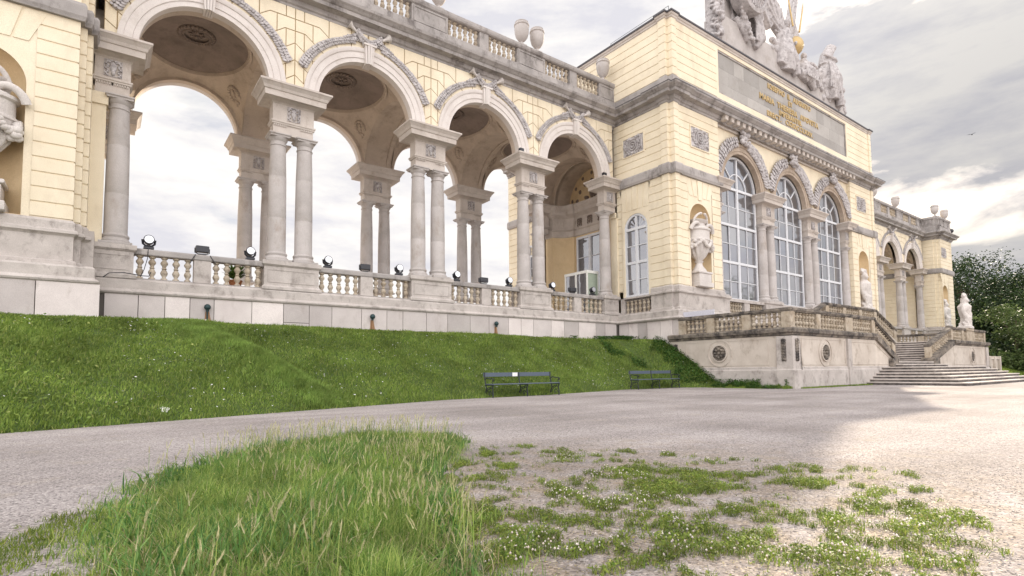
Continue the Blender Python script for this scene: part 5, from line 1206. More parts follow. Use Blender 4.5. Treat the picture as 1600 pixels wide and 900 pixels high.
# glass cabinet in the gallery
r = empty('glass_cabinet', (23.1, 23.8, 4.06), 'white framed glass cabinet standing in the gallery beside the last column', 'cabinet')
x0, x1, y0, y1, z0, z1 = 22.62, 23.55, 22.95, 24.9, 4.06, 6.58
mb = MB()
for (a, b, c, d, e_, f) in ((x0, x0 + .07, y0, y0 + .1, z0, z1), (x0, x0 + .07, y1 - .1, y1, z0, z1), (x1 - .07, x1, y0, y0 + .07, z0, z1), (x1 - .07, x1, y1 - .07, y1, z0, z1), (x0, x0 + .07, (y0 + y1) / 2 - .07, (y0 + y1) / 2 + .07, z0, z1)): mb.box(a, b, c, d, e_, f)
mb.box(x0 - .01, x1 + .01, y0 - .01, y1 + .01, z1 - .003, z1 + .16); mb.box(x0 - .01, x1 + .01, y0 - .01, y1 + .01, z0, z0 + .14); mb.build('frame', cab_white, r)
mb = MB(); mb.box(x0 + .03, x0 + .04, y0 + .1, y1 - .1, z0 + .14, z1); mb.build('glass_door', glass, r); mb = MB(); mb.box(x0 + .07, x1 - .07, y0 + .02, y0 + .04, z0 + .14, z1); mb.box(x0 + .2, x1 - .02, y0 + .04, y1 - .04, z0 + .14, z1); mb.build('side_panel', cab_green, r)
# plants behind the balustrade
def pot_plant(x, y, lb, seed):
    q = random.Random(seed); r = empty('potted_plant', (x, y, 4.06), lb, 'potted plant'); mb = MB(); mb.lathe(x, y, [(.16, 4.06), (.24, 4.42), (.27, 4.44), (.25, 4.48)], 12); mb.build('pot', plain('terracotta_%d' % seed, (.45, .18, .08), .8), r, 0.6)
    mb = MB()
    for i in range(160):
        a = q.uniform(0, 2 * PI); e_ = q.uniform(.1, 1.4); L_ = q.uniform(.2, .5); c = Vector((x + .12 * math.cos(a), y + .12 * math.sin(a), 4.5 + q.uniform(0, .3))); d = Vector((math.cos(a) * math.cos(e_), math.sin(a) * math.cos(e_), math.sin(e_))); s = d.cross(Vector((0, 0, 1))).normalized() * .05
        mb.add([c, c + d * L_ * .5 + s, c + d * L_, c + d * L_ * .5 - s], [(0, 1, 2, 3)])
    mb.build('foliage', MATS['plant_leaf'], r)
leaf_mat('plant_leaf', (0.06, 0.12, 0.025), (0.14, 0.22, 0.05))
pot_plant(4.05, 23.3, 'bushy green plant in a terracotta pot seen between the balusters', 3)
# sign board leaning behind the terrace railing
mb = MB(); mb.add([(24.42, 18.1, 3.3), (24.42, 15.9, 3.3), (24.42, 15.9, 3.86), (24.42, 18.1, 3.86), (24.47, 18.1, 3.3), (24.47, 15.9, 3.3), (24.47, 15.9, 3.86), (24.47, 18.1, 3.86)], [(0, 1, 2, 3), (7, 6, 5, 4), (0, 4, 5, 1), (1, 5, 6, 2), (2, 6, 7, 3), (3, 7, 4, 0)])
for yy in (16.2, 17.8): mb.box(24.44, 24.5, yy, yy + .06, 2.62, 3.4)
tag(mb.build('sign_board', plain('pale_lilac_board', (.62, .62, .70), .5)), 'long low pale board behind the left terrace balustrade', 'sign board')

# benches
def bench(loc, label, rot=0.0):
    r = empty('park_bench', (0, 0, 0), label, 'bench', 'dark blue cast-iron park benches'); Lh = 1.5
    mb = MB()
    for i in range(4): mb.bbox(-Lh, Lh, -.22 + i * .115, -.22 + i * .115 + .10, .425, .455, .008)
    mb.build('seat', bench_blue, r)
    mb = MB(); mb.bbox(-Lh, Lh, .285, .31, .69, .83, .006); mb.build('backrest', bench_blue, r)
    for x in (-Lh + .04, 0, Lh - .04):
        mb = MB(); T = lambda pts, rad: mb.tube([(x, a, b) for a, b in pts], rad, 6)
        T([(-.20, 0), (-.21, .15), (-.17, .3), (-.23, .42)], .022); T([(.20, 0), (.26, .12), (.16, .28), (.22, .42), (.26, .6), (.285, .84)], .022); T([(-.22, .415), (.22, .415)], .02)
        T([(-.19, .1), (-.05, .22), (.05, .16), (.0, .08), (-.06, .12)], .013); T([(.22, .1), (.08, .26), (-.04, .3), (-.1, .38)], .013); T([(-.17, .3), (0, .34), (.16, .28)], .014)
        if x != 0: T([(.25, .60), (.12, .66), (-.05, .62), (-.16, .64), (-.24, .60), (-.22, .55), (-.17, .56)], .018); T([(-.2, .6), (-.15, .52), (-.22, .42)], .014)
        mb.build('iron_frame', iron, r, 0.9)
    r.location = loc; r.rotation_euler = (0, 0, rot); return r
b1 = bench((11.83, 15.22, 0.0), 'blue-grey bench with a white note on its backrest, nearer of the two', 0.012)
b2 = copy_tree(b1, None, label='blue-grey bench without a note, standing nearest the terrace wall'); b2.location = (20.55, 16.50, 0.0); b2.rotation_euler = (0, 0, 0.0)
b3 = copy_tree(b1, None, label='far black bench half hidden behind the right end of the stairs'); b3.location = (55.3, 12.2, 0.02)
mb = MB(); mb.box(-.28, -.06, .276, .284, .695, .825); o = mb.build('paper_note', paper); o.matrix_basis = Matrix.Translation((11.83, 15.22, 0)) @ Matrix.Rotation(0.012, 4, 'Z'); tag(o, 'small white paper note fixed to the backrest of the nearer bench', 'paper')
mb = MB(); mb.add([(0.9, 12.95, .16), (1.12, 12.9, .15), (1.2, 13.1, .25), (1.05, 13.12, .30), (.92, 13.1, .24), (.9, 12.95, .13), (1.12, 12.9, .12), (1.2, 13.1, .22)], [(0, 1, 4), (1, 2, 3, 4), (0, 1, 6, 5), (1, 2, 7, 6)]); mb.v = [(0.98 + (a_ - 1.04) * .8, 12.72 + (b_ - 13.0) * .8, 0.19 + (c_ - .2) * .6) for a_, b_, c_ in mb.v]; tag(mb.build('litter_paper', paper), 'crumpled white paper lying on the grass slope near the path', 'litter')
# camera dome, bird, lightning wire
r = empty('security_camera', (MIR + 4.85, EY + .3, 17.2), 'small dark security camera on a bracket at the far pavilion corner', 'camera'); mb = MB(); mb.tube([(MIR + 4.7, EY + .3, 17.3), (MIR + 5.3, EY + .1, 17.3)], .05, 6); mb.build('bracket', iron, r); mb = MB(); mb.blob((MIR + 5.4, EY + .1, 17.0), (.28, .28, .26)); mb.build('dome', black, r, 1)
mb = MB(); bx = Vector((41.0 * 1, 9.2, 14.6)); BS = 0.55; mb.tube([bx + Vector((-.2, 0, 0)), bx, bx + Vector((.14, 0, .02)), bx + Vector((.2, 0, .02))], [.01, .05, .045, .01], 8)
for s in (-1, 1): mb.add([bx + Vector((-.06, 0, .02)), bx + Vector((.08, 0, .02)), bx + Vector((.0, s * .2, .1)), bx + Vector((-.1, s * .38, .05)), bx + Vector((-.06, 0, .04)), bx + Vector((.08, 0, .04)), bx + Vector((.0, s * .2, .12)), bx + Vector((-.1, s * .38, .06))], [(0, 1, 2, 3), (4, 5, 6, 7), (0, 4, 5, 1), (1, 5, 6, 2), (2, 6, 7, 3), (3, 7, 4, 0)])
mb.v = [tuple(bx + (Vector(v_) - bx) * BS) for v_ in mb.v]
tag(mb.build('bird', black), 'small dark bird flying in the grey sky over the trees', 'bird')
mb = MB()
for yy in (18.2, 22.5): mb.tube([(XS + .3, yy, 20.55), (XS + .3, yy, 20.95)], .015, 5)
mb.tube([(XS + .3, 18.2, 20.95), (XS + .3, 22.5, 20.92)], .012, 5); tag(mb.build('lightning_wire', iron), 'thin lightning wire on rods along the pavilion roof edge', 'wire')

# ============================================================ GROUND
def vnoise(x, y, s, seed=0):
    r = np.random.default_rng(seed).random((256, 256)); x = np.asarray(x) / s + 500.3; y = np.asarray(y) / s + 500.7
    xi = np.floor(x).astype(int); yi = np.floor(y).astype(int); fx = x - xi; fy = y - yi; fx = fx * fx * (3 - 2 * fx); fy = fy * fy * (3 - 2 * fy)
    g = lambda a, b: r[a % 256, b % 256]
    return (g(xi, yi) * (1 - fx) + g(xi + 1, yi) * fx) * (1 - fy) + (g(xi, yi + 1) * (1 - fx) + g(xi + 1, yi + 1) * fx) * fy
def fbm(x, y, s, seed=0): return 0.55 * vnoise(x, y, s, seed) + 0.28 * vnoise(x, y, s / 2.1, seed + 1) + 0.17 * vnoise(x, y, s / 4.3, seed + 2)
def np_mesh(name, V, loops, sizes, mat, parent=None):
    me = bpy.data.meshes.new(name); V = np.asarray(V, dtype=np.float32); loops = np.asarray(loops, dtype=np.int32); sizes = np.asarray(sizes, dtype=np.int32)
    me.vertices.add(len(V)); me.vertices.foreach_set('co', V.ravel()); me.loops.add(len(loops)); me.loops.foreach_set('vertex_index', loops)
    me.polygons.add(len(sizes)); me.polygons.foreach_set('loop_start', np.concatenate([[0], np.cumsum(sizes)[:-1]]).astype(np.int32)); me.update(calc_edges=True); me.validate()
    me.materials.append(mat); return link(name, me, parent)
def blades(name, P, h, w, mat, lean=0.45, kind='stuff', curve=0.5, wind=(0.2, 0.0)):
    n = len(P); a = rng.random(n) * 2 * PI; dx = np.cos(a); dy = np.sin(a); la = rng.random(n) * 2 * PI; l = rng.random(n) * lean
    lx = np.cos(la) * l + wind[0] * rng.random(n); ly = np.sin(la) * l + wind[1] * rng.random(n); h = h[:, None]; w = w[:, None]
    side = np.stack([dx, dy, np.zeros(n)], 1) * w * 0.5; ln = np.stack([lx, ly, np.zeros(n)], 1); up = np.array([0, 0, 1.0])
    b0 = P - side; b1 = P + side; m = P + up * h * 0.55 + ln * h * 0.35; tip = P + up * h * (1 - 0.3 * l[:, None] * curve) + ln * h
    V = np.stack([b0, b1, m + side * 0.8, m - side * 0.8, tip], 1).reshape(-1, 3); i = np.arange(n)[:, None] * 5
    loops = np.concatenate([i + np.array([0, 1, 2, 3, 3, 2, 4])], 1).ravel(); sizes = np.tile([4, 3], n)
    return np_mesh(name, V, loops, sizes, mat)
def leaves(name, P, size, mat, tilt=0.7, sides=4):
    n = len(P); a = rng.random(n) * 2 * PI; t = (rng.random(n) - 0.5) * 2 * tilt; t2 = (rng.random(n) - 0.5) * 2 * tilt
    u = np.stack([np.cos(a) * np.cos(t), np.sin(a) * np.cos(t), np.sin(t)], 1); v = np.stack([-np.sin(a) * np.cos(t2), np.cos(a) * np.cos(t2), np.sin(t2)], 1); s = size[:, None] * 0.5
    k = np.arange(sides) / sides * 2 * PI; V = np.stack([P + u * s * math.cos(q_) + v * s * math.sin(q_) * 0.8 for q_ in k], 1).reshape(-1, 3)
    return np_mesh(name, V, np.arange(n * sides), np.full(n, sides), mat)

# gravel yard
m, t, b = base_mat('pale_gravel'); b.inputs['Roughness'].default_value = 0.95; b.inputs['Specular IOR Level'].default_value = 0.15
g = N(t, 'ShaderNodeNewGeometry')
def tx_(ty, scale, **kw):
    n = N(t, ty); n.inputs['Scale'].default_value = scale; L(t, g.outputs['Position'], n.inputs['Vector'])
    for k, v in kw.items(): n.inputs[k].default_value = v
    return n
vo = tx_('ShaderNodeTexVoronoi', 65); vo2 = tx_('ShaderNodeTexVoronoi', 27); na = tx_('ShaderNodeTexNoise', 0.35, Detail=7); nb = tx_('ShaderNodeTexNoise', 2.2, Detail=8, Roughness=0.7)
sep = N(t, 'ShaderNodeSeparateColor'); L(t, vo.outputs['Color'], sep.inputs[0])
r1 = N(t, 'ShaderNodeValToRGB'); e = r1.color_ramp.elements; e[0].position = 0.0; e[0].color = (0.15, 0.14, 0.14, 1); e[1].position = 1.0; e[1].color = (0.56, 0.53, 0.52, 1); el = e.new(0.18); el.color = (0.31, 0.29, 0.29, 1); el = e.new(0.8); el.color = (0.415, 0.39, 0.385, 1)
L(t, sep.outputs[0], r1.inputs[0])
r2 = N(t, 'ShaderNodeValToRGB'); e = r2.color_ramp.elements; e[0].position = 0.35; e[0].color = (0.80, 0.76, 0.74, 1); e[1].position = 0.65; e[1].color = (1.12, 1.08, 1.07, 1); L(t, na.outputs['Fac'], r2.inputs[0])
mu = N(t, 'ShaderNodeMix', data_type='RGBA', blend_type='MULTIPLY'); mu.inputs[0].default_value = 1; L(t, r1.outputs[0], mu.inputs[6]); L(t, r2.outputs[0], mu.inputs[7])
r3 = N(t, 'ShaderNodeValToRGB'); e = r3.color_ramp.elements; e[0].position = 0.55; e[0].color = (0, 0, 0, 1); e[1].position = 0.75; e[1].color = (0.5, 0.5, 0.5, 1); L(t, nb.outputs['Fac'], r3.inputs[0])
m3 = N(t, 'ShaderNodeMix', data_type='RGBA'); L(t, r3.outputs[0], m3.inputs[0]); L(t, mu.outputs[2], m3.inputs[6]); m3.inputs[7].default_value = (0.40, 0.34, 0.26, 1)
dv = N(t, 'ShaderNodeVectorMath', operation='DISTANCE'); L(t, g.outputs['Position'], dv.inputs[0]); dv.inputs[1].default_value = (2.9, 2.4, 0)
dm = N(t, 'ShaderNodeMapRange'); L(t, dv.outputs['Value'], dm.inputs['Value']); dm.inputs['From Min'].default_value = 4.2; dm.inputs['From Max'].default_value = 1.6; dm.inputs['To Max'].default_value = 1.0
nd = tx_('ShaderNodeTexNoise', 3.5, Detail=7, Roughness=0.7); nm = N(t, 'ShaderNodeMapRange'); L(t, nd.outputs['Fac'], nm.inputs['Value']); nm.inputs['From Min'].default_value = 0.38; nm.inputs['From Max'].default_value = 0.62; nm.inputs['To Max'].default_value = 0.75
dmul = N(t, 'ShaderNodeMath', operation='MULTIPLY'); L(t, dm.outputs[0], dmul.inputs[0]); L(t, nm.outputs[0], dmul.inputs[1])
msl = N(t, 'ShaderNodeVectorMath', operation='MULTIPLY'); L(t, m3.outputs[2], msl.inputs[0]); msl.inputs[1].default_value = (0.86, 0.76, 0.58)
m4 = N(t, 'ShaderNodeMix', data_type='RGBA'); L(t, dmul.outputs[0], m4.inputs[0]); L(t, m3.outputs[2], m4.inputs[6]); L(t, msl.outputs[0], m4.inputs[7])
mpt = N(t, 'ShaderNodeMapping'); mpt.inputs['Rotation'].default_value = (0, 0, 0.12); mpt.inputs['Scale'].default_value = (0.12, 1.1, 1); L(t, g.outputs['Position'], mpt.inputs['Vector'])
trk = N(t, 'ShaderNodeTexNoise'); trk.inputs['Scale'].default_value = 1.0; trk.inputs['Detail'].default_value = 6; L(t, mpt.outputs[0], trk.inputs['Vector'])
tm = N(t, 'ShaderNodeMapRange'); L(t, trk.outputs['Fac'], tm.inputs['Value']); tm.inputs['From Min'].default_value = 0.35; tm.inputs['From Max'].default_value = 0.65; tm.inputs['To Min'].default_value = 0.86; tm.inputs['To Max'].default_value = 1.06
ts = N(t, 'ShaderNodeVectorMath', operation='SCALE'); L(t, m4.outputs[2], ts.inputs[0]); L(t, tm.outputs[0], ts.inputs['Scale'])
L(t, ts.outputs[0], b.inputs['Base Color'])
bp = N(t, 'ShaderNodeBump'); bp.inputs['Strength'].default_value = 0.7; bp.inputs['Distance'].default_value = 0.012; L(t, vo.outputs['Distance'], bp.inputs['Height']); bp.invert = True
bp2 = N(t, 'ShaderNodeBump'); bp2.inputs['Strength'].default_value = 0.3; bp2.inputs['Distance'].default_value = 0.05; L(t, nb.outputs['Fac'], bp2.inputs['Height']); L(t, bp.outputs[0], bp2.inputs['Normal']); L(t, bp2.outputs[0], b.inputs['Normal'])
gravel = m
mb = MB(); mb.add([(-1500, -1500, 0), (1500, -1500, 0), (1500, 1500, 0), (-1500, 1500, 0)], [(0, 1, 2, 3)]); tag(mb.build('ground', gravel), kind='structure')

soil = stone('grassy_soil', (0.07, 0.11, 0.025), (0.05, 0.08, 0.02), scale=2.5, dirt=(0.13, 0.115, 0.05), dirt_amt=0.4, bump=0.4, grain=30)
TOE_X = [-60, -1.2, 0.9, 4.2, 8.7, 13, 16.5, 18.4, 22.2, 23.3, 24.2]; TOE_Y = [10.2, 11.5, 12.25, 13.45, 15.1, 15.35, 16.2, 16.75, 16.75, 15.6, 15.0]
WD_X = [-60, -1, 1.5, 4.6, 9, 20, 24.2]; WD_Y = [7.6, 7.4, 6.8, 5.6, 4.6, 3.6, 3.6]
def bank_h(x, y):
    x = np.asarray(x, float); y = np.asarray(y, float); t0 = np.interp(x, TOE_X, TOE_Y); wd = np.interp(x, WD_X, WD_Y); t = (y - t0) / wd
    h = np.where(t < 0, 0, np.where(t < 1, 2.42 * np.clip(t, 0, 1) ** 0.94, 2.42 + 0.05 * (y - t0 - wd))); h = np.minimum(h, 2.58)
    # ridge where the projecting slope of the end pavilion meets the wing slope
    rx = np.interp(y, [13.4, 19.5], [4.6, 1.6]); h = h + 0.30 * np.exp(-((x - rx) / 0.55) ** 2) * np.clip(t * 3, 0, 1) * np.clip((0.98 - t) * 2.2, 0, 1)
    h = h - 0.24 * np.exp(-((x - rx - 1.5) / 0.9) ** 2) * np.clip(t * 3, 0, 1) * np.clip((0.98 - t) * 2.2, 0, 1)
    return h + (fbm(x, y, 1.4, 5) - 0.5) * 0.12 * np.clip(t * 6, 0, 1) - 0.004 * (t < 0)
def grid(name, x0, x1, y0, y1, nx, ny, hf, mat):
    X, Y = np.meshgrid(np.linspace(x0, x1, nx), np.linspace(y0, y1, ny)); Z = hf(X, Y); V = np.stack([X.ravel(), Y.ravel(), Z.ravel()], 1)
    i = np.arange(nx - 1)[None, :] + np.arange(ny - 1)[:, None] * nx; i = i.ravel(); loops = np.stack([i, i + 1, i + nx + 1, i + nx], 1).ravel()
    o = np_mesh(name, V, loops, np.full(len(i), 4), mat); o.data.shade_smooth(); return o
# the bank follows its own toe line so no part of it lies over the gravel
def strip_bank():
    nx, ny = 260, 60; X = np.linspace(-45, 24.0, nx); V = []
    for x in X:
        t0 = float(np.interp(x, TOE_X, TOE_Y)); ys = np.linspace(t0 - 0.04, 22.0, ny)
        hh = bank_h(np.full(ny, x), ys); hh[0] = -0.03; V.append(np.stack([np.full(ny, x), ys, hh], 1))
    V = np.concatenate(V); i = (np.arange(nx - 1)[:, None] * ny + np.arange(ny - 1)[None, :]).ravel(); loops = np.stack([i, i + ny, i + ny + 1, i + 1], 1).ravel()
    o = np_mesh('grass_bank', V, loops, np.full(len(i), 4), soil); o.data.shade_smooth(); return tag(o, kind='structure')
strip_bank()
def rbank_h(x, y):
    t = (y - 13.0) / 6.5; return np.clip(t, 0, 1) * 2.4 + (fbm(x, y, 2, 8) - .5) * .1 * (t > 0) - 0.03 * (t <= 0)
tag(grid('grass_bank', 53.6, 140, 13.0, 40, 90, 40, rbank_h, soil), kind='structure')

bank_grass = leaf_mat('bank_grass', (0.10, 0.175, 0.03), (0.25, 0.33, 0.065), (0.42, 0.43, 0.16), trans=0.3, nscale=0.9)
tall_grass = leaf_mat('tall_grass', (0.08, 0.20, 0.03), (0.42, 0.50, 0.14), (0.72, 0.68, 0.40), trans=0.4, nscale=3.5)
clover = leaf_mat('clover_leaves', (0.10, 0.17, 0.03), (0.27, 0.33, 0.06), (0.48, 0.42, 0.16), trans=0.35, nscale=4)
straw = leaf_mat('barley_heads', (0.48, 0.45, 0.24), (0.62, 0.58, 0.36), trans=0.4)
daisy = plain('daisy_white', (0.82, 0.80, 0.80), 0.7); cl_fl = leaf_mat('clover_flowers', (0.62, 0.52, 0.48), (0.78, 0.72, 0.68), trans=0.2)
nettle = leaf_mat('nettle_leaves', (0.035, 0.09, 0.018), (0.085, 0.17, 0.035), trans=0.3)
# bank grass
n = 400000; x = rng.uniform(-7, 24.0, n); y = rng.uniform(10.5, 21.95, n); t0 = np.interp(x, TOE_X, TOE_Y); k = (y > t0 - 0.05) & (x > -9 + 0 * x); x, y = x[k], y[k]
z = bank_h(x, y) - 0.01; hh = rng.uniform(0.04, 0.12, len(x)) * (0.4 + 1.3 * fbm(x, y, .7, 9)); o = blades('bank_grass', np.stack([x, y, z], 1), hh, rng.uniform(0.012, 0.024, len(x)), bank_grass, lean=0.9); tag(o, kind='stuff')
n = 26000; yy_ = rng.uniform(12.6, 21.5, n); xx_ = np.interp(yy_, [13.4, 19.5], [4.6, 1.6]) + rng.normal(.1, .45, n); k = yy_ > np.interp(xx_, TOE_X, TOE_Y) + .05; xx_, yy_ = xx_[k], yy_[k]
o = blades('lit_ridge_grass', np.stack([xx_, yy_, bank_h(xx_, yy_)], 1), rng.uniform(.08, .17, len(xx_)), rng.uniform(.012, .022, len(xx_)), leaf_mat('lit_ridge_blades', (0.14, 0.24, 0.05), (0.30, 0.40, 0.10), trans=.4), lean=.9); tag(o, kind='stuff')  # paler blades paint in the light that the ridge catches
n = 26000; x = rng.uniform(-9, 24.0, n); y = rng.uniform(10.5, 21.9, n); k = (y > np.interp(x, TOE_X, TOE_Y)) & (fbm(x, y, 1.2, 31) > 0.52); x, y = x[k], y[k]
o = leaves('bank_weeds', np.stack([x, y, bank_h(x, y) + rng.uniform(.03, .1, len(x))], 1), rng.uniform(.04, .09, len(x)), bank_grass); tag(o, kind='stuff')
n = 4200; x = rng.uniform(-4, 24.0, n); y = rng.uniform(10.5, 21.9, n); k = (y > np.interp(x, TOE_X, TOE_Y) + .1) & (fbm(x, y, 1.6, 41) > 0.53); x, y = x[k], y[k]
o = leaves('daisies', np.stack([x, y, bank_h(x, y) + rng.uniform(.08, .12, len(x))], 1), rng.uniform(.022, .05, len(x)), daisy, tilt=0.6, sides=6); tag(o, kind='stuff')
# nettles and weeds near the terrace wall
n = 26000; x = rng.uniform(19.0, 23.95, n); y = rng.uniform(15.0, 21.5, n); d = fbm(x, y, 1.0, 51) + (x - 21.5) * 0.10; k = (y > np.interp(x, TOE_X, TOE_Y) + .2) & (d > 0.60); x, y = x[k], y[k]
o = leaves('nettles', np.stack([x, y, bank_h(x, y) + rng.uniform(.02, .26, len(x))], 1), rng.uniform(.05, .10, len(x)), nettle, tilt=0.9); tag(o, kind='stuff')
n = 9000; s = rng.random(n); x = np.where(s < .75, 23.85 - rng.random(n) ** 1.6 * 0.8, 24.3 + rng.random(n) * 7); y = np.where(s < .75, rng.uniform(11.85, 15.6, n), 11.72 - rng.random(n) ** 2 * .22); k = fbm(x, y, .8, 61) > .38; x, y, s = x[k], y[k], s[k]
o = blades('foot_weeds', np.stack([x, y, np.zeros(len(x))], 1), np.where(s < .75, (.05 + .5 * fbm(x, y, .5, 63) ** 2) * rng.uniform(.4, 1.2, len(x)) * np.clip((x - 22.9) / .6, .25, 1), rng.uniform(.02, .09, len(x))), rng.uniform(.012, .03, len(x)), bank_grass, lean=.6); tag(o, kind='stuff')
n = 7000; x = 23.8 - rng.random(n) ** 1.5 * .7; y = rng.uniform(12.0, 15.4, n); k = fbm(x, y, .7, 62) > .45; x, y = x[k], y[k]
o = leaves('foot_leaves', np.stack([x, y, rng.uniform(.04, .42, len(x)) * (1 - (23.8 - x))], 1), rng.uniform(.03, .08, len(x)), nettle, tilt=.9); tag(o, kind='stuff')
# fringe at the wall foot
n = 5000; x = rng.uniform(-.1, 23.9, n); y = np.full(n, 21.86) - rng.random(n) * .1; k = fbm(x, y, .9, 66) > .5; x, y = x[k], y[k]
o = blades('wall_fringe', np.stack([x, y, bank_h(x, y)], 1), rng.uniform(.05, .25, len(x)), rng.uniform(.015, .03, len(x)), bank_grass); tag(o, kind='stuff')
# far right bank
n = 60000; x = rng.uniform(53.8, 90, n); y = rng.uniform(13.05, 24, n); far_g = leaf_mat('far_bank_grass', (0.13, 0.20, 0.03), (0.24, 0.31, 0.06), trans=.4)
o = blades('far_bank_grass', np.stack([x, y, rbank_h(x, y)], 1), rng.uniform(.06, .15, n), rng.uniform(.04, .07, n), far_g, lean=.8); tag(o, kind='stuff')

# foreground island of tall grass
ISL = [(0.3, 0.9), (0.10, 2.6), (0.02, 3.6), (0.12, 4.7), (0.45, 5.6), (0.95, 6.4), (1.65, 7.0), (2.5, 7.4), (3.2, 7.35), (3.65, 6.7), (3.7, 5.85), (3.1, 5.2), (2.55, 4.5), (2.1, 3.7), (1.75, 2.9), (1.35, 2.0), (0.9, 0.9)]
def inside(px, py, poly):
    c = np.zeros(len(px), bool); n = len(poly); j = n - 1
    for i in range(n):
        xi, yi = poly[i]; xj, yj = poly[j]; k = ((yi > py) != (yj > py)) & (px < (xj - xi) * (py - yi) / (yj - yi + 1e-12) + xi); c ^= k; j = i
    return c
def edge_dist(px, py, poly):
    d = np.full(len(px), 9.0)
    for i in range(len(poly)):
        a = np.array(poly[i]); b_ = np.array(poly[(i + 1) % len(poly)]); ab = b_ - a; t = np.clip(((px - a[0]) * ab[0] + (py - a[1]) * ab[1]) / (ab @ ab), 0, 1); d = np.minimum(d, np.hypot(px - a[0] - t * ab[0], py - a[1] - t * ab[1]))
    return d
isl_soil = MB(); isl_soil.add([(1.6 + (x - 1.6) * .90, 4.4 + (y - 4.4) * .93, 0.006) for x, y in ISL], [tuple(range(len(ISL)))]); tag(isl_soil.build('lawn_patch', soil), kind='structure')
n = 330000; x = rng.uniform(-.9, 4.1, n); y = rng.uniform(.9, 8.2, n); jx = x + (vnoise(x, y, .30, 71) - .5) * .35 + rng.normal(0, .07, n); jy = y + (vnoise(x, y, .30, 72) - .5) * .35 + rng.normal(0, .07, n); k = inside(jx, jy, ISL); x, y = x[k], y[k]
dist = np.hypot(x, y); keep = rng.random(len(x)) < np.clip(0.45 + 1.2 / dist, 0, 1); x, y = x[keep], y[keep]; ed = np.clip(edge_dist(x, y, ISL) / .35, .45, 1)
hh = (0.035 + 0.17 * fbm(x, y, .35, 73) ** 1.5) * ed * rng.uniform(.45, 1.5, len(x)); o = blades('tall_grass', np.stack([x, y, np.zeros(len(x))], 1), hh, rng.uniform(.0022, .0060, len(x)), tall_grass, lean=1.1, wind=(.15, -.05)); tag(o, kind='stuff')
nb_ = 26000; x = rng.uniform(-.2, 4.0, nb_); y = rng.uniform(1.0, 7.6, nb_); k = inside(x + rng.normal(0, .05, nb_), y, ISL); x, y = x[k], y[k]
o = blades('broad_grass', np.stack([x, y, np.zeros(len(x))], 1), (0.04 + 0.18 * fbm(x, y, .4, 76) ** 1.4) * rng.uniform(.5, 1.4, len(x)), rng.uniform(.007, .013, len(x)), leaf_mat('broad_blade', (0.05, 0.15, 0.035), (0.25, 0.40, 0.12), (0.30, 0.26, 0.12), trans=.4, nscale=4), lean=1.0, wind=(0, 0)); tag(o, kind='stuff')
x = rng.uniform(-.2, 4.0, nb_); y = rng.uniform(1.0, 7.6, nb_); k = inside(x + rng.normal(0, .08, nb_), y, ISL) & (fbm(x, y, .5, 78) > .47); x, y = x[k], y[k]
o = blades('dead_grass', np.stack([x, y, np.zeros(len(x))], 1), rng.uniform(.04, .13, len(x)), rng.uniform(.003, .006, len(x)), leaf_mat('dead_blade', (0.36, 0.28, 0.15), (0.60, 0.52, 0.32), trans=.3), lean=1.8, wind=(0, 0)); tag(o, kind='stuff')
# seed stalks with barley heads, thickest along the right edge of the patch
n = 8200; x = rng.uniform(-.5, 4.0, n); y = rng.uniform(1.2, 8.1, n); ins = inside(x, y, ISL); d = edge_dist(x, y, ISL); pr_ = np.where((d < .45) & (x > 1.2) , .95, .22) * (fbm(x, y, .7, 75) > .47); k = ins & (rng.random(n) < pr_ * 1.2); x, y = x[k], y[k]; nst = len(x)
hs = rng.uniform(.12, .27, nst); lx = rng.normal(.01, .035, nst); ly = rng.normal(0, .035, nst)
V = []; lp = []; sz = []; c0 = 0
for i in range(nst):
    p = np.array([x[i], y[i], 0.]); tp = p + [lx[i], ly[i], hs[i]]; s = np.array([.0012, -.0009, 0]); V += [p - s, p + s, tp + s, tp - s]; lp += [c0, c0 + 1, c0 + 2, c0 + 3]; sz.append(4); c0 += 4
np_mesh('grass_stalks', V, lp, sz, tall_grass)['kind'] = 'stuff'
V = []; lp = []; sz = []; c0 = 0
for i in range(nst):
    p = np.array([x[i] + lx[i], y[i] + ly[i], hs[i]]); d = np.array([lx[i] * 1.0, ly[i] * 1.0, .10]); d = d / np.linalg.norm(d); Lh = rng.uniform(.035, .075)
    for j in range(9):
        t = j / 9; a = rng.random() * 6.28; o_ = np.array([math.cos(a), math.sin(a), 0]); b0 = p + d * Lh * t; e1 = b0 + d * .028 + o_ * (.007 + .003 * (1 - t)); w_ = np.array([-math.sin(a), math.cos(a), 0]) * .0028; V += [b0 - w_, b0 + w_, e1]; lp += [c0, c0 + 1, c0 + 2]; sz.append(3); c0 += 3
np_mesh('barley_heads', V, lp, sz, straw)['kind'] = 'stuff'
# broad weeds inside the patch
n = 30000; x = rng.uniform(-.1, 3.6, n); y = rng.uniform(1.2, 6.5, n); k = inside(x, y, ISL) & (fbm(x, y, .5, 81) > .50); x, y = x[k], y[k]
tag(leaves('broad_weeds', np.stack([x, y, rng.uniform(.03, .13, len(x))], 1), rng.uniform(.008, .022, len(x)), clover, tilt=1.0), kind='stuff')

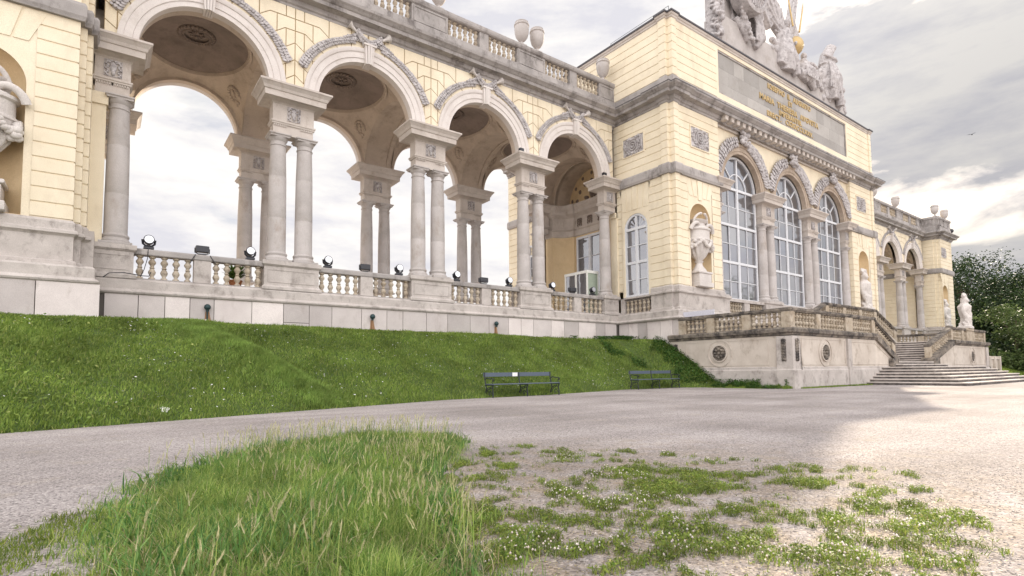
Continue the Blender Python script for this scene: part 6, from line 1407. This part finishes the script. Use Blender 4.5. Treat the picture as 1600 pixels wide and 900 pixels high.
# clover patches creeping over the gravel on the right, and thin ones at the left
def patch_mask(x, y):
    # the patch zone lies right of the island and fades outward
    r = np.hypot(x, y); ang = np.degrees(np.arctan2(x, y))
    lim = np.interp(ang, [20, 28, 31, 34, 43, 53, 63, 72, 75, 78.4, 81, 86], [2.2, 4.6, 5.6, 6.4, 6.15, 6.0, 5.7, 5.55, 4.6, 3.4, 2.6, 1.5]) * (0.93 + .14 * vnoise(x, y, .8, 90))
    u = r / np.maximum(lim, .01); dens = np.clip((1.0 - u) / .55, 0, 1) ** .8
    f = 0.30 * vnoise(x, y * 1.0, .34, 91) + .38 * vnoise(x, y, .13, 92) + .32 * vnoise(x, y, .045, 93); thr = 0.60 - 0.17 * dens
    m = (u < 1.0) & (f > thr) & (r > .8)
    return m, dens, f - thr
n = 1000000; x = rng.uniform(.3, 6.0, n); y = rng.uniform(.25, 6.4, n); k, dn, ex = patch_mask(x, y); k &= ~inside(x, y, ISL); k &= rng.random(n) < np.clip(.08 + ex * 4.0, 0, .6); x, y = x[k], y[k]; ex = ex[k]
sel = rng.random(len(x)) < 0.42
o = leaves('clover_patches', np.stack([x[sel], y[sel], rng.uniform(.003, .02, sel.sum()) + np.clip(ex[sel], 0, .2) * .12], 1), rng.uniform(.007, .017, sel.sum()), clover, tilt=.65, sides=6); tag(o, kind='stuff')
o = blades('patch_grass', np.stack([x[~sel], y[~sel], np.zeros((~sel).sum())], 1), rng.uniform(.012, .05, (~sel).sum()), rng.uniform(.0025, .005, (~sel).sum()), clover, lean=1.2, wind=(.1, 0)); tag(o, kind='stuff')
n = 9000; x = rng.uniform(.9, 5.0, n); y = rng.uniform(.3, 4.5, n); k, dn, ex = patch_mask(x, y); k &= (ex > .05) & ~inside(x, y, ISL) & (vnoise(x, y, .5, 95) > .42); x, y = x[k], y[k]
V = []; lp = []; sz = []; c0 = 0
ico = [(1, 0, 0), (-1, 0, 0), (0, 1, 0), (0, -1, 0), (0, 0, 1), (0, 0, -1)]; fc = [(0, 2, 4), (2, 1, 4), (1, 3, 4), (3, 0, 4), (2, 0, 5), (1, 2, 5), (3, 1, 5), (0, 3, 5)]
for i in range(min(len(x), 1300)):
    r_ = rng.uniform(.004, .0085); h_ = rng.uniform(.02, .05); V += [(x[i] + a * r_, y[i] + b_ * r_, h_ + c * r_) for a, b_, c in ico]
    for f_ in fc: lp += [c0 + q_ for q_ in f_]; sz.append(3)
    c0 += 6
np_mesh('clover_flowers', V, lp, sz, cl_fl)['kind'] = 'stuff'
# withered bits lying between the plants
n = 420000; x = rng.uniform(.3, 6.0, n); y = rng.uniform(.25, 6.4, n); r_ = np.hypot(x, y); k, dn, ex = patch_mask(x, y); k = (ex > -.16) & (r_ > .8) & (dn > .05) & (rng.random(n) < np.clip(.10 + (ex + .16) * 1.6, 0, .6) * (.3 + .7 * dn)) & ~inside(x, y, ISL); x, y = x[k], y[k]
dry = leaf_mat('withered_bits', (0.20, 0.15, 0.09), (0.40, 0.34, 0.18), (0.26, 0.33, 0.10), trans=.1, nscale=4)
o = leaves('withered_bits', np.stack([x, y, rng.uniform(.002, .008, len(x))], 1), rng.uniform(.004, .012, len(x)), dry, tilt=.3); tag(o, kind='stuff')
# sparse tufts by the left edge of the frame
n = 42000; x = rng.uniform(-1.6, 0.4, n); y = rng.uniform(1.6, 5.2, n); k = ~inside(x, y, ISL) & (0.6 * vnoise(x, y, .3, 97) + .4 * vnoise(x, y, .12, 98) > .50 + .13 * np.clip((-.2 - x) / .8, 0, 2)) & (y < 4.7 + x); x, y = x[k], y[k]
o = blades('edge_tufts', np.stack([x, y, np.zeros(len(x))], 1), rng.uniform(.012, .05, len(x)), rng.uniform(.003, .006, len(x)), clover, lean=1.2); tag(o, kind='stuff')
# loose pebbles on the near gravel
n = 26000; rr0 = 1.2 + 5.5 * rng.random(n); an = np.radians(rng.uniform(-12, 86, n)); x = rr0 * np.sin(an); y = rr0 * np.cos(an); k = ~inside(x, y, ISL); x, y = x[k], y[k]; nn = len(x); s = rng.uniform(.002, .006, nn)
ic = np.array(ico, float); V = np.stack([np.stack([x + s * c[0] * rng.uniform(.7, 1.3, nn), y + s * c[1] * rng.uniform(.7, 1.3, nn), s * .3 + s * .6 * c[2]], 1) for c in ic], 1).reshape(-1, 3)
fa = np.array(fc); loops = (np.arange(nn)[:, None, None] * 6 + fa[None]).ravel(); peb = stone('pebbles', (0.44, 0.41, 0.40), (0.26, 0.245, 0.24), scale=20, bump=0, island=.4)
np_mesh('pebbles', V, loops, np.full(nn * 8, 3), peb)['kind'] = 'stuff'

# ============================================================ TREES
tree_leaf = leaf_mat('dark_tree_leaves', (0.012, 0.028, 0.009), (0.036, 0.062, 0.018), (0.09, 0.11, 0.03), trans=0.22, nscale=0.25)
light_leaf = leaf_mat('light_tree_leaves', (0.06, 0.10, 0.03), (0.13, 0.17, 0.06), trans=0.35, nscale=0.4)
def tree(x, y, h, r, label, seed, mat=None, base=0.12, leafs=9000, ls=0.42):
    q = np.random.default_rng(seed); root = empty('broadleaf_tree', (x, y, 0), label, 'tree', 'wood of tall trees beyond the stairs')
    tr = MB(); top = Vector((x + q.uniform(-.5, .5), y, h * .75)); tr.tube([(x, y, -.3), (x + .1, y, h * .25), (x - .1, y + .1, h * .5), top], [h * .03, h * .022, h * .015, h * .005], 8)
    cl = []
    for i in range(11):
        a = q.uniform(0, 6.28); e0 = q.uniform(.25, .9); rr = r * q.uniform(.4, .85) * (1.1 - .5 * e0); c = Vector((x + rr * math.cos(a), y + rr * math.sin(a), h * (base + (1 - base) * e0) * .93)); cl.append((c, r * q.uniform(.28, .48)))
        tr.tube([(x, y, h * (.15 + .45 * e0)), (Vector((x, y, h * (.2 + .5 * e0))) + c) / 2, c], [h * .01, h * .006, h * .002], 5)
    cl.append((Vector((x, y, h * .88)), r * .4)); 
    for i in range(9): a = q.uniform(0, 6.28); cl.append((Vector((x + r * .75 * math.cos(a), y + r * .75 * math.sin(a), h * q.uniform(base, .35))), r * .38))
    tr.build('trunk', bark, root)
    P = []; per = leafs // (len(cl) * 5)
    for c, rad in cl:
        for s in range(5):
            d = q.normal(size=3); d /= np.linalg.norm(d); d[2] = d[2] * .7 + .12; sc = np.array(c) + d * rad * q.uniform(.6, 1.1); P.append(sc + q.normal(size=(per, 3)) * rad * np.array([.30, .30, .22]))
    P = np.concatenate(P); P = P[P[:, 2] > .2]; n = len(P); global rng
    a = q.random(n) * 6.28; t = q.normal(size=n) * .6; u = np.stack([np.cos(a), np.sin(a), t], 1); u /= np.linalg.norm(u, axis=1)[:, None]; v = np.cross(u, q.normal(size=(n, 3))); v /= np.linalg.norm(v, axis=1)[:, None]; s = (ls * q.uniform(.5, 1.1, n))[:, None]
    V = np.stack([P - u * s * .5, P + v * s * .28, P + u * s * .5, P - v * s * .28], 1).reshape(-1, 3); setp(np_mesh('crown', V, np.arange(n * 4), np.full(n, 4), mat or tree_leaf), root)
def at_px(px, d):  # ground point seen in the direction of a column of the photo, d metres away
    a = YAW + math.atan((px - 800) / F_PX); return d * math.sin(a), d * math.cos(a)
TR = [(1508, 108, 18.5, 6.5, 'tallest dark tree directly behind the far end pavilion'), (1545, 116, 19.0, 7, 'tall dark tree behind the plumed white statue'), (1578, 112, 16, 6.5, 'dark rounded tree right of the statue, second row'), (1610, 108, 14.5, 6.5, 'dark tree at the right picture edge, tall one'), (1650, 110, 14, 6, 'tall dark tree just outside the right picture edge'),
      (1480, 118, 17, 6, 'dark tree half hidden by the far end pavilion'), (1530, 92, 9.5, 5, 'lower dark tree in front of the tall trees, below the statue'), (1565, 95, 10.5, 5, 'middle dark tree above the person on the bank'), (1600, 92, 9, 5, 'low dark tree at the right picture edge'), (1700, 100, 13, 6, 'dark tree well outside the right picture edge')]
for i, (px, d, h, r, lb) in enumerate(TR):
    tx, ty = at_px(px, d); tree(tx, ty, h, r, lb, 100 + i, base=.05 if h < 12 else .12, leafs=11000)
for i, (bx_, by_, bh_) in enumerate(((70, -20, 17), (82, -27, 19), (60, -31, 18), (96, -25, 18), (48, -40, 19))):
    tree(bx_, by_, bh_, 6.5, ['park tree right of the viewer, nearest the yard', 'tall park tree right of the viewer, second row', 'park tree behind the viewer to the right', 'park tree far to the right of the yard', 'park tree standing well behind the viewer'][i], 170 + i, base=.08, leafs=7000, ls=.5)
tx, ty = at_px(1590, 78); tree(tx, ty, 7.6, 3.6, 'small pale green tree in front of the dark wood', 131, light_leaf, base=.08, leafs=7000, ls=.34)
for i, (px, d) in enumerate(((1500, 98), (1520, 100), (1548, 88), (1572, 84), (1612, 80), (1640, 90))):
    tx, ty = at_px(px, d); q2 = np.random.default_rng(300 + i); P = q2.normal(size=(4200, 3)) * np.array([2.6, 2.6, 1.3]) + np.array([tx, ty, 1.6]); P = P[P[:, 2] > .1]
    o = leaves('undergrowth_bush', P, q2.uniform(.2, .45, len(P)), tree_leaf, tilt=1.2); tag(o, ['dark bush at the foot of the wood behind the end pavilion', 'dark bush below the tallest trees behind the statue', 'dark bush behind the low stone wall', 'dark bush above the bright grass bank', 'dark bush at the foot of the right edge trees', 'dark bush outside the right picture edge'][i], 'bush', 'bushes at the foot of the wood')
# low stone wall end and a walker on the far bank
mb = MB(); mb.bbox(63.8, 67.6, 14.2, 14.7, .2, 1.55, .03); mb.bbox(63.7, 67.7, 14.1, 14.8, 1.5, 1.65, .03)
for xx in (63.8, 65.5, 67.1): mb.bbox(xx, xx + .5, 14.05, 14.85, .1, 1.8, .03)
tag(mb.build('low_stone_wall', terr_st), 'short low stone wall with piers on the far grass bank', 'wall')
def person(x, y, z, label):
    r = empty('person', (x, y, z), label, 'person'); S_k = plain('skin', (.55, .36, .27), .6); cl_ = plain('blue_shirt', (.22, .27, .45), .8); tr_ = plain('dark_trousers', (.05, .05, .08), .8)
    J = [(0, 0, .95), (0, 0, 1.15), (0, 0, 1.38), (0, 0, 1.48), (0, 0, 1.58), (0, 0, 1.70), (-.19, 0, 1.40), (-.24, .02, 1.14), (-.22, -.06, .90), (.19, 0, 1.40), (.25, .02, 1.14), (.22, -.08, .90), (-.10, 0, .88), (-.11, -.03, .48), (-.12, 0, .07), (-.12, -.13, .04), (.10, 0, .88), (.12, .02, .48), (.13, .08, .07), (.13, -.05, .04)]
    R_ = [.15, .14, .16, .07, .085, .085, .065, .05, .035, .065, .05, .035, .10, .065, .045, .035, .10, .065, .045, .035]
    E_ = [(0, 1), (1, 2), (2, 3), (3, 4), (4, 5), (2, 6), (6, 7), (7, 8), (2, 9), (9, 10), (10, 11), (0, 12), (12, 13), (13, 14), (14, 15), (0, 16), (16, 17), (17, 18), (18, 19)]
    me = bpy.data.meshes.new('body'); me.from_pydata([(x + a, y + b_, z + c) for a, b_, c in J], E_, []); o = bpy.data.objects.new('body_raw', me); COL.objects.link(o)
    md = o.modifiers.new('s', 'SKIN'); 
    for i, sv in enumerate(me.skin_vertices[0].data): sv.radius = (R_[i], R_[i] * .8); sv.use_root = (i == 0)
    sd = o.modifiers.new('d', 'SUBSURF'); sd.levels = 2; dg = bpy.context.evaluated_depsgraph_get(); m2 = bpy.data.meshes.new_from_object(o.evaluated_get(dg)); bpy.data.objects.remove(o)
    m2.materials.clear(); [m2.materials.append(k_) for k_ in (S_k, cl_, tr_)]
    for p in m2.polygons: c = p.center; zz = c.z - z; p.material_index = 0 if zz > 1.47 or (zz < .98 and abs(c.x - x) > .19) else (1 if zz > .92 else 2)
    m2.shade_smooth(); b_ = link('body', m2, r)
    mb = MB(); mb.blob((x, y + .02, z + 1.70), (.10, .11, .10), None, 12, 8); mb.build('hair', plain('pale_hair', (.5, .45, .38), .8), r, 1)
px_, py_ = at_px(1569, 92)
person(px_, py_, float(rbank_h(np.array([px_]), np.array([py_]))[0]), 'distant person in a blue shirt standing on the bright far bank')
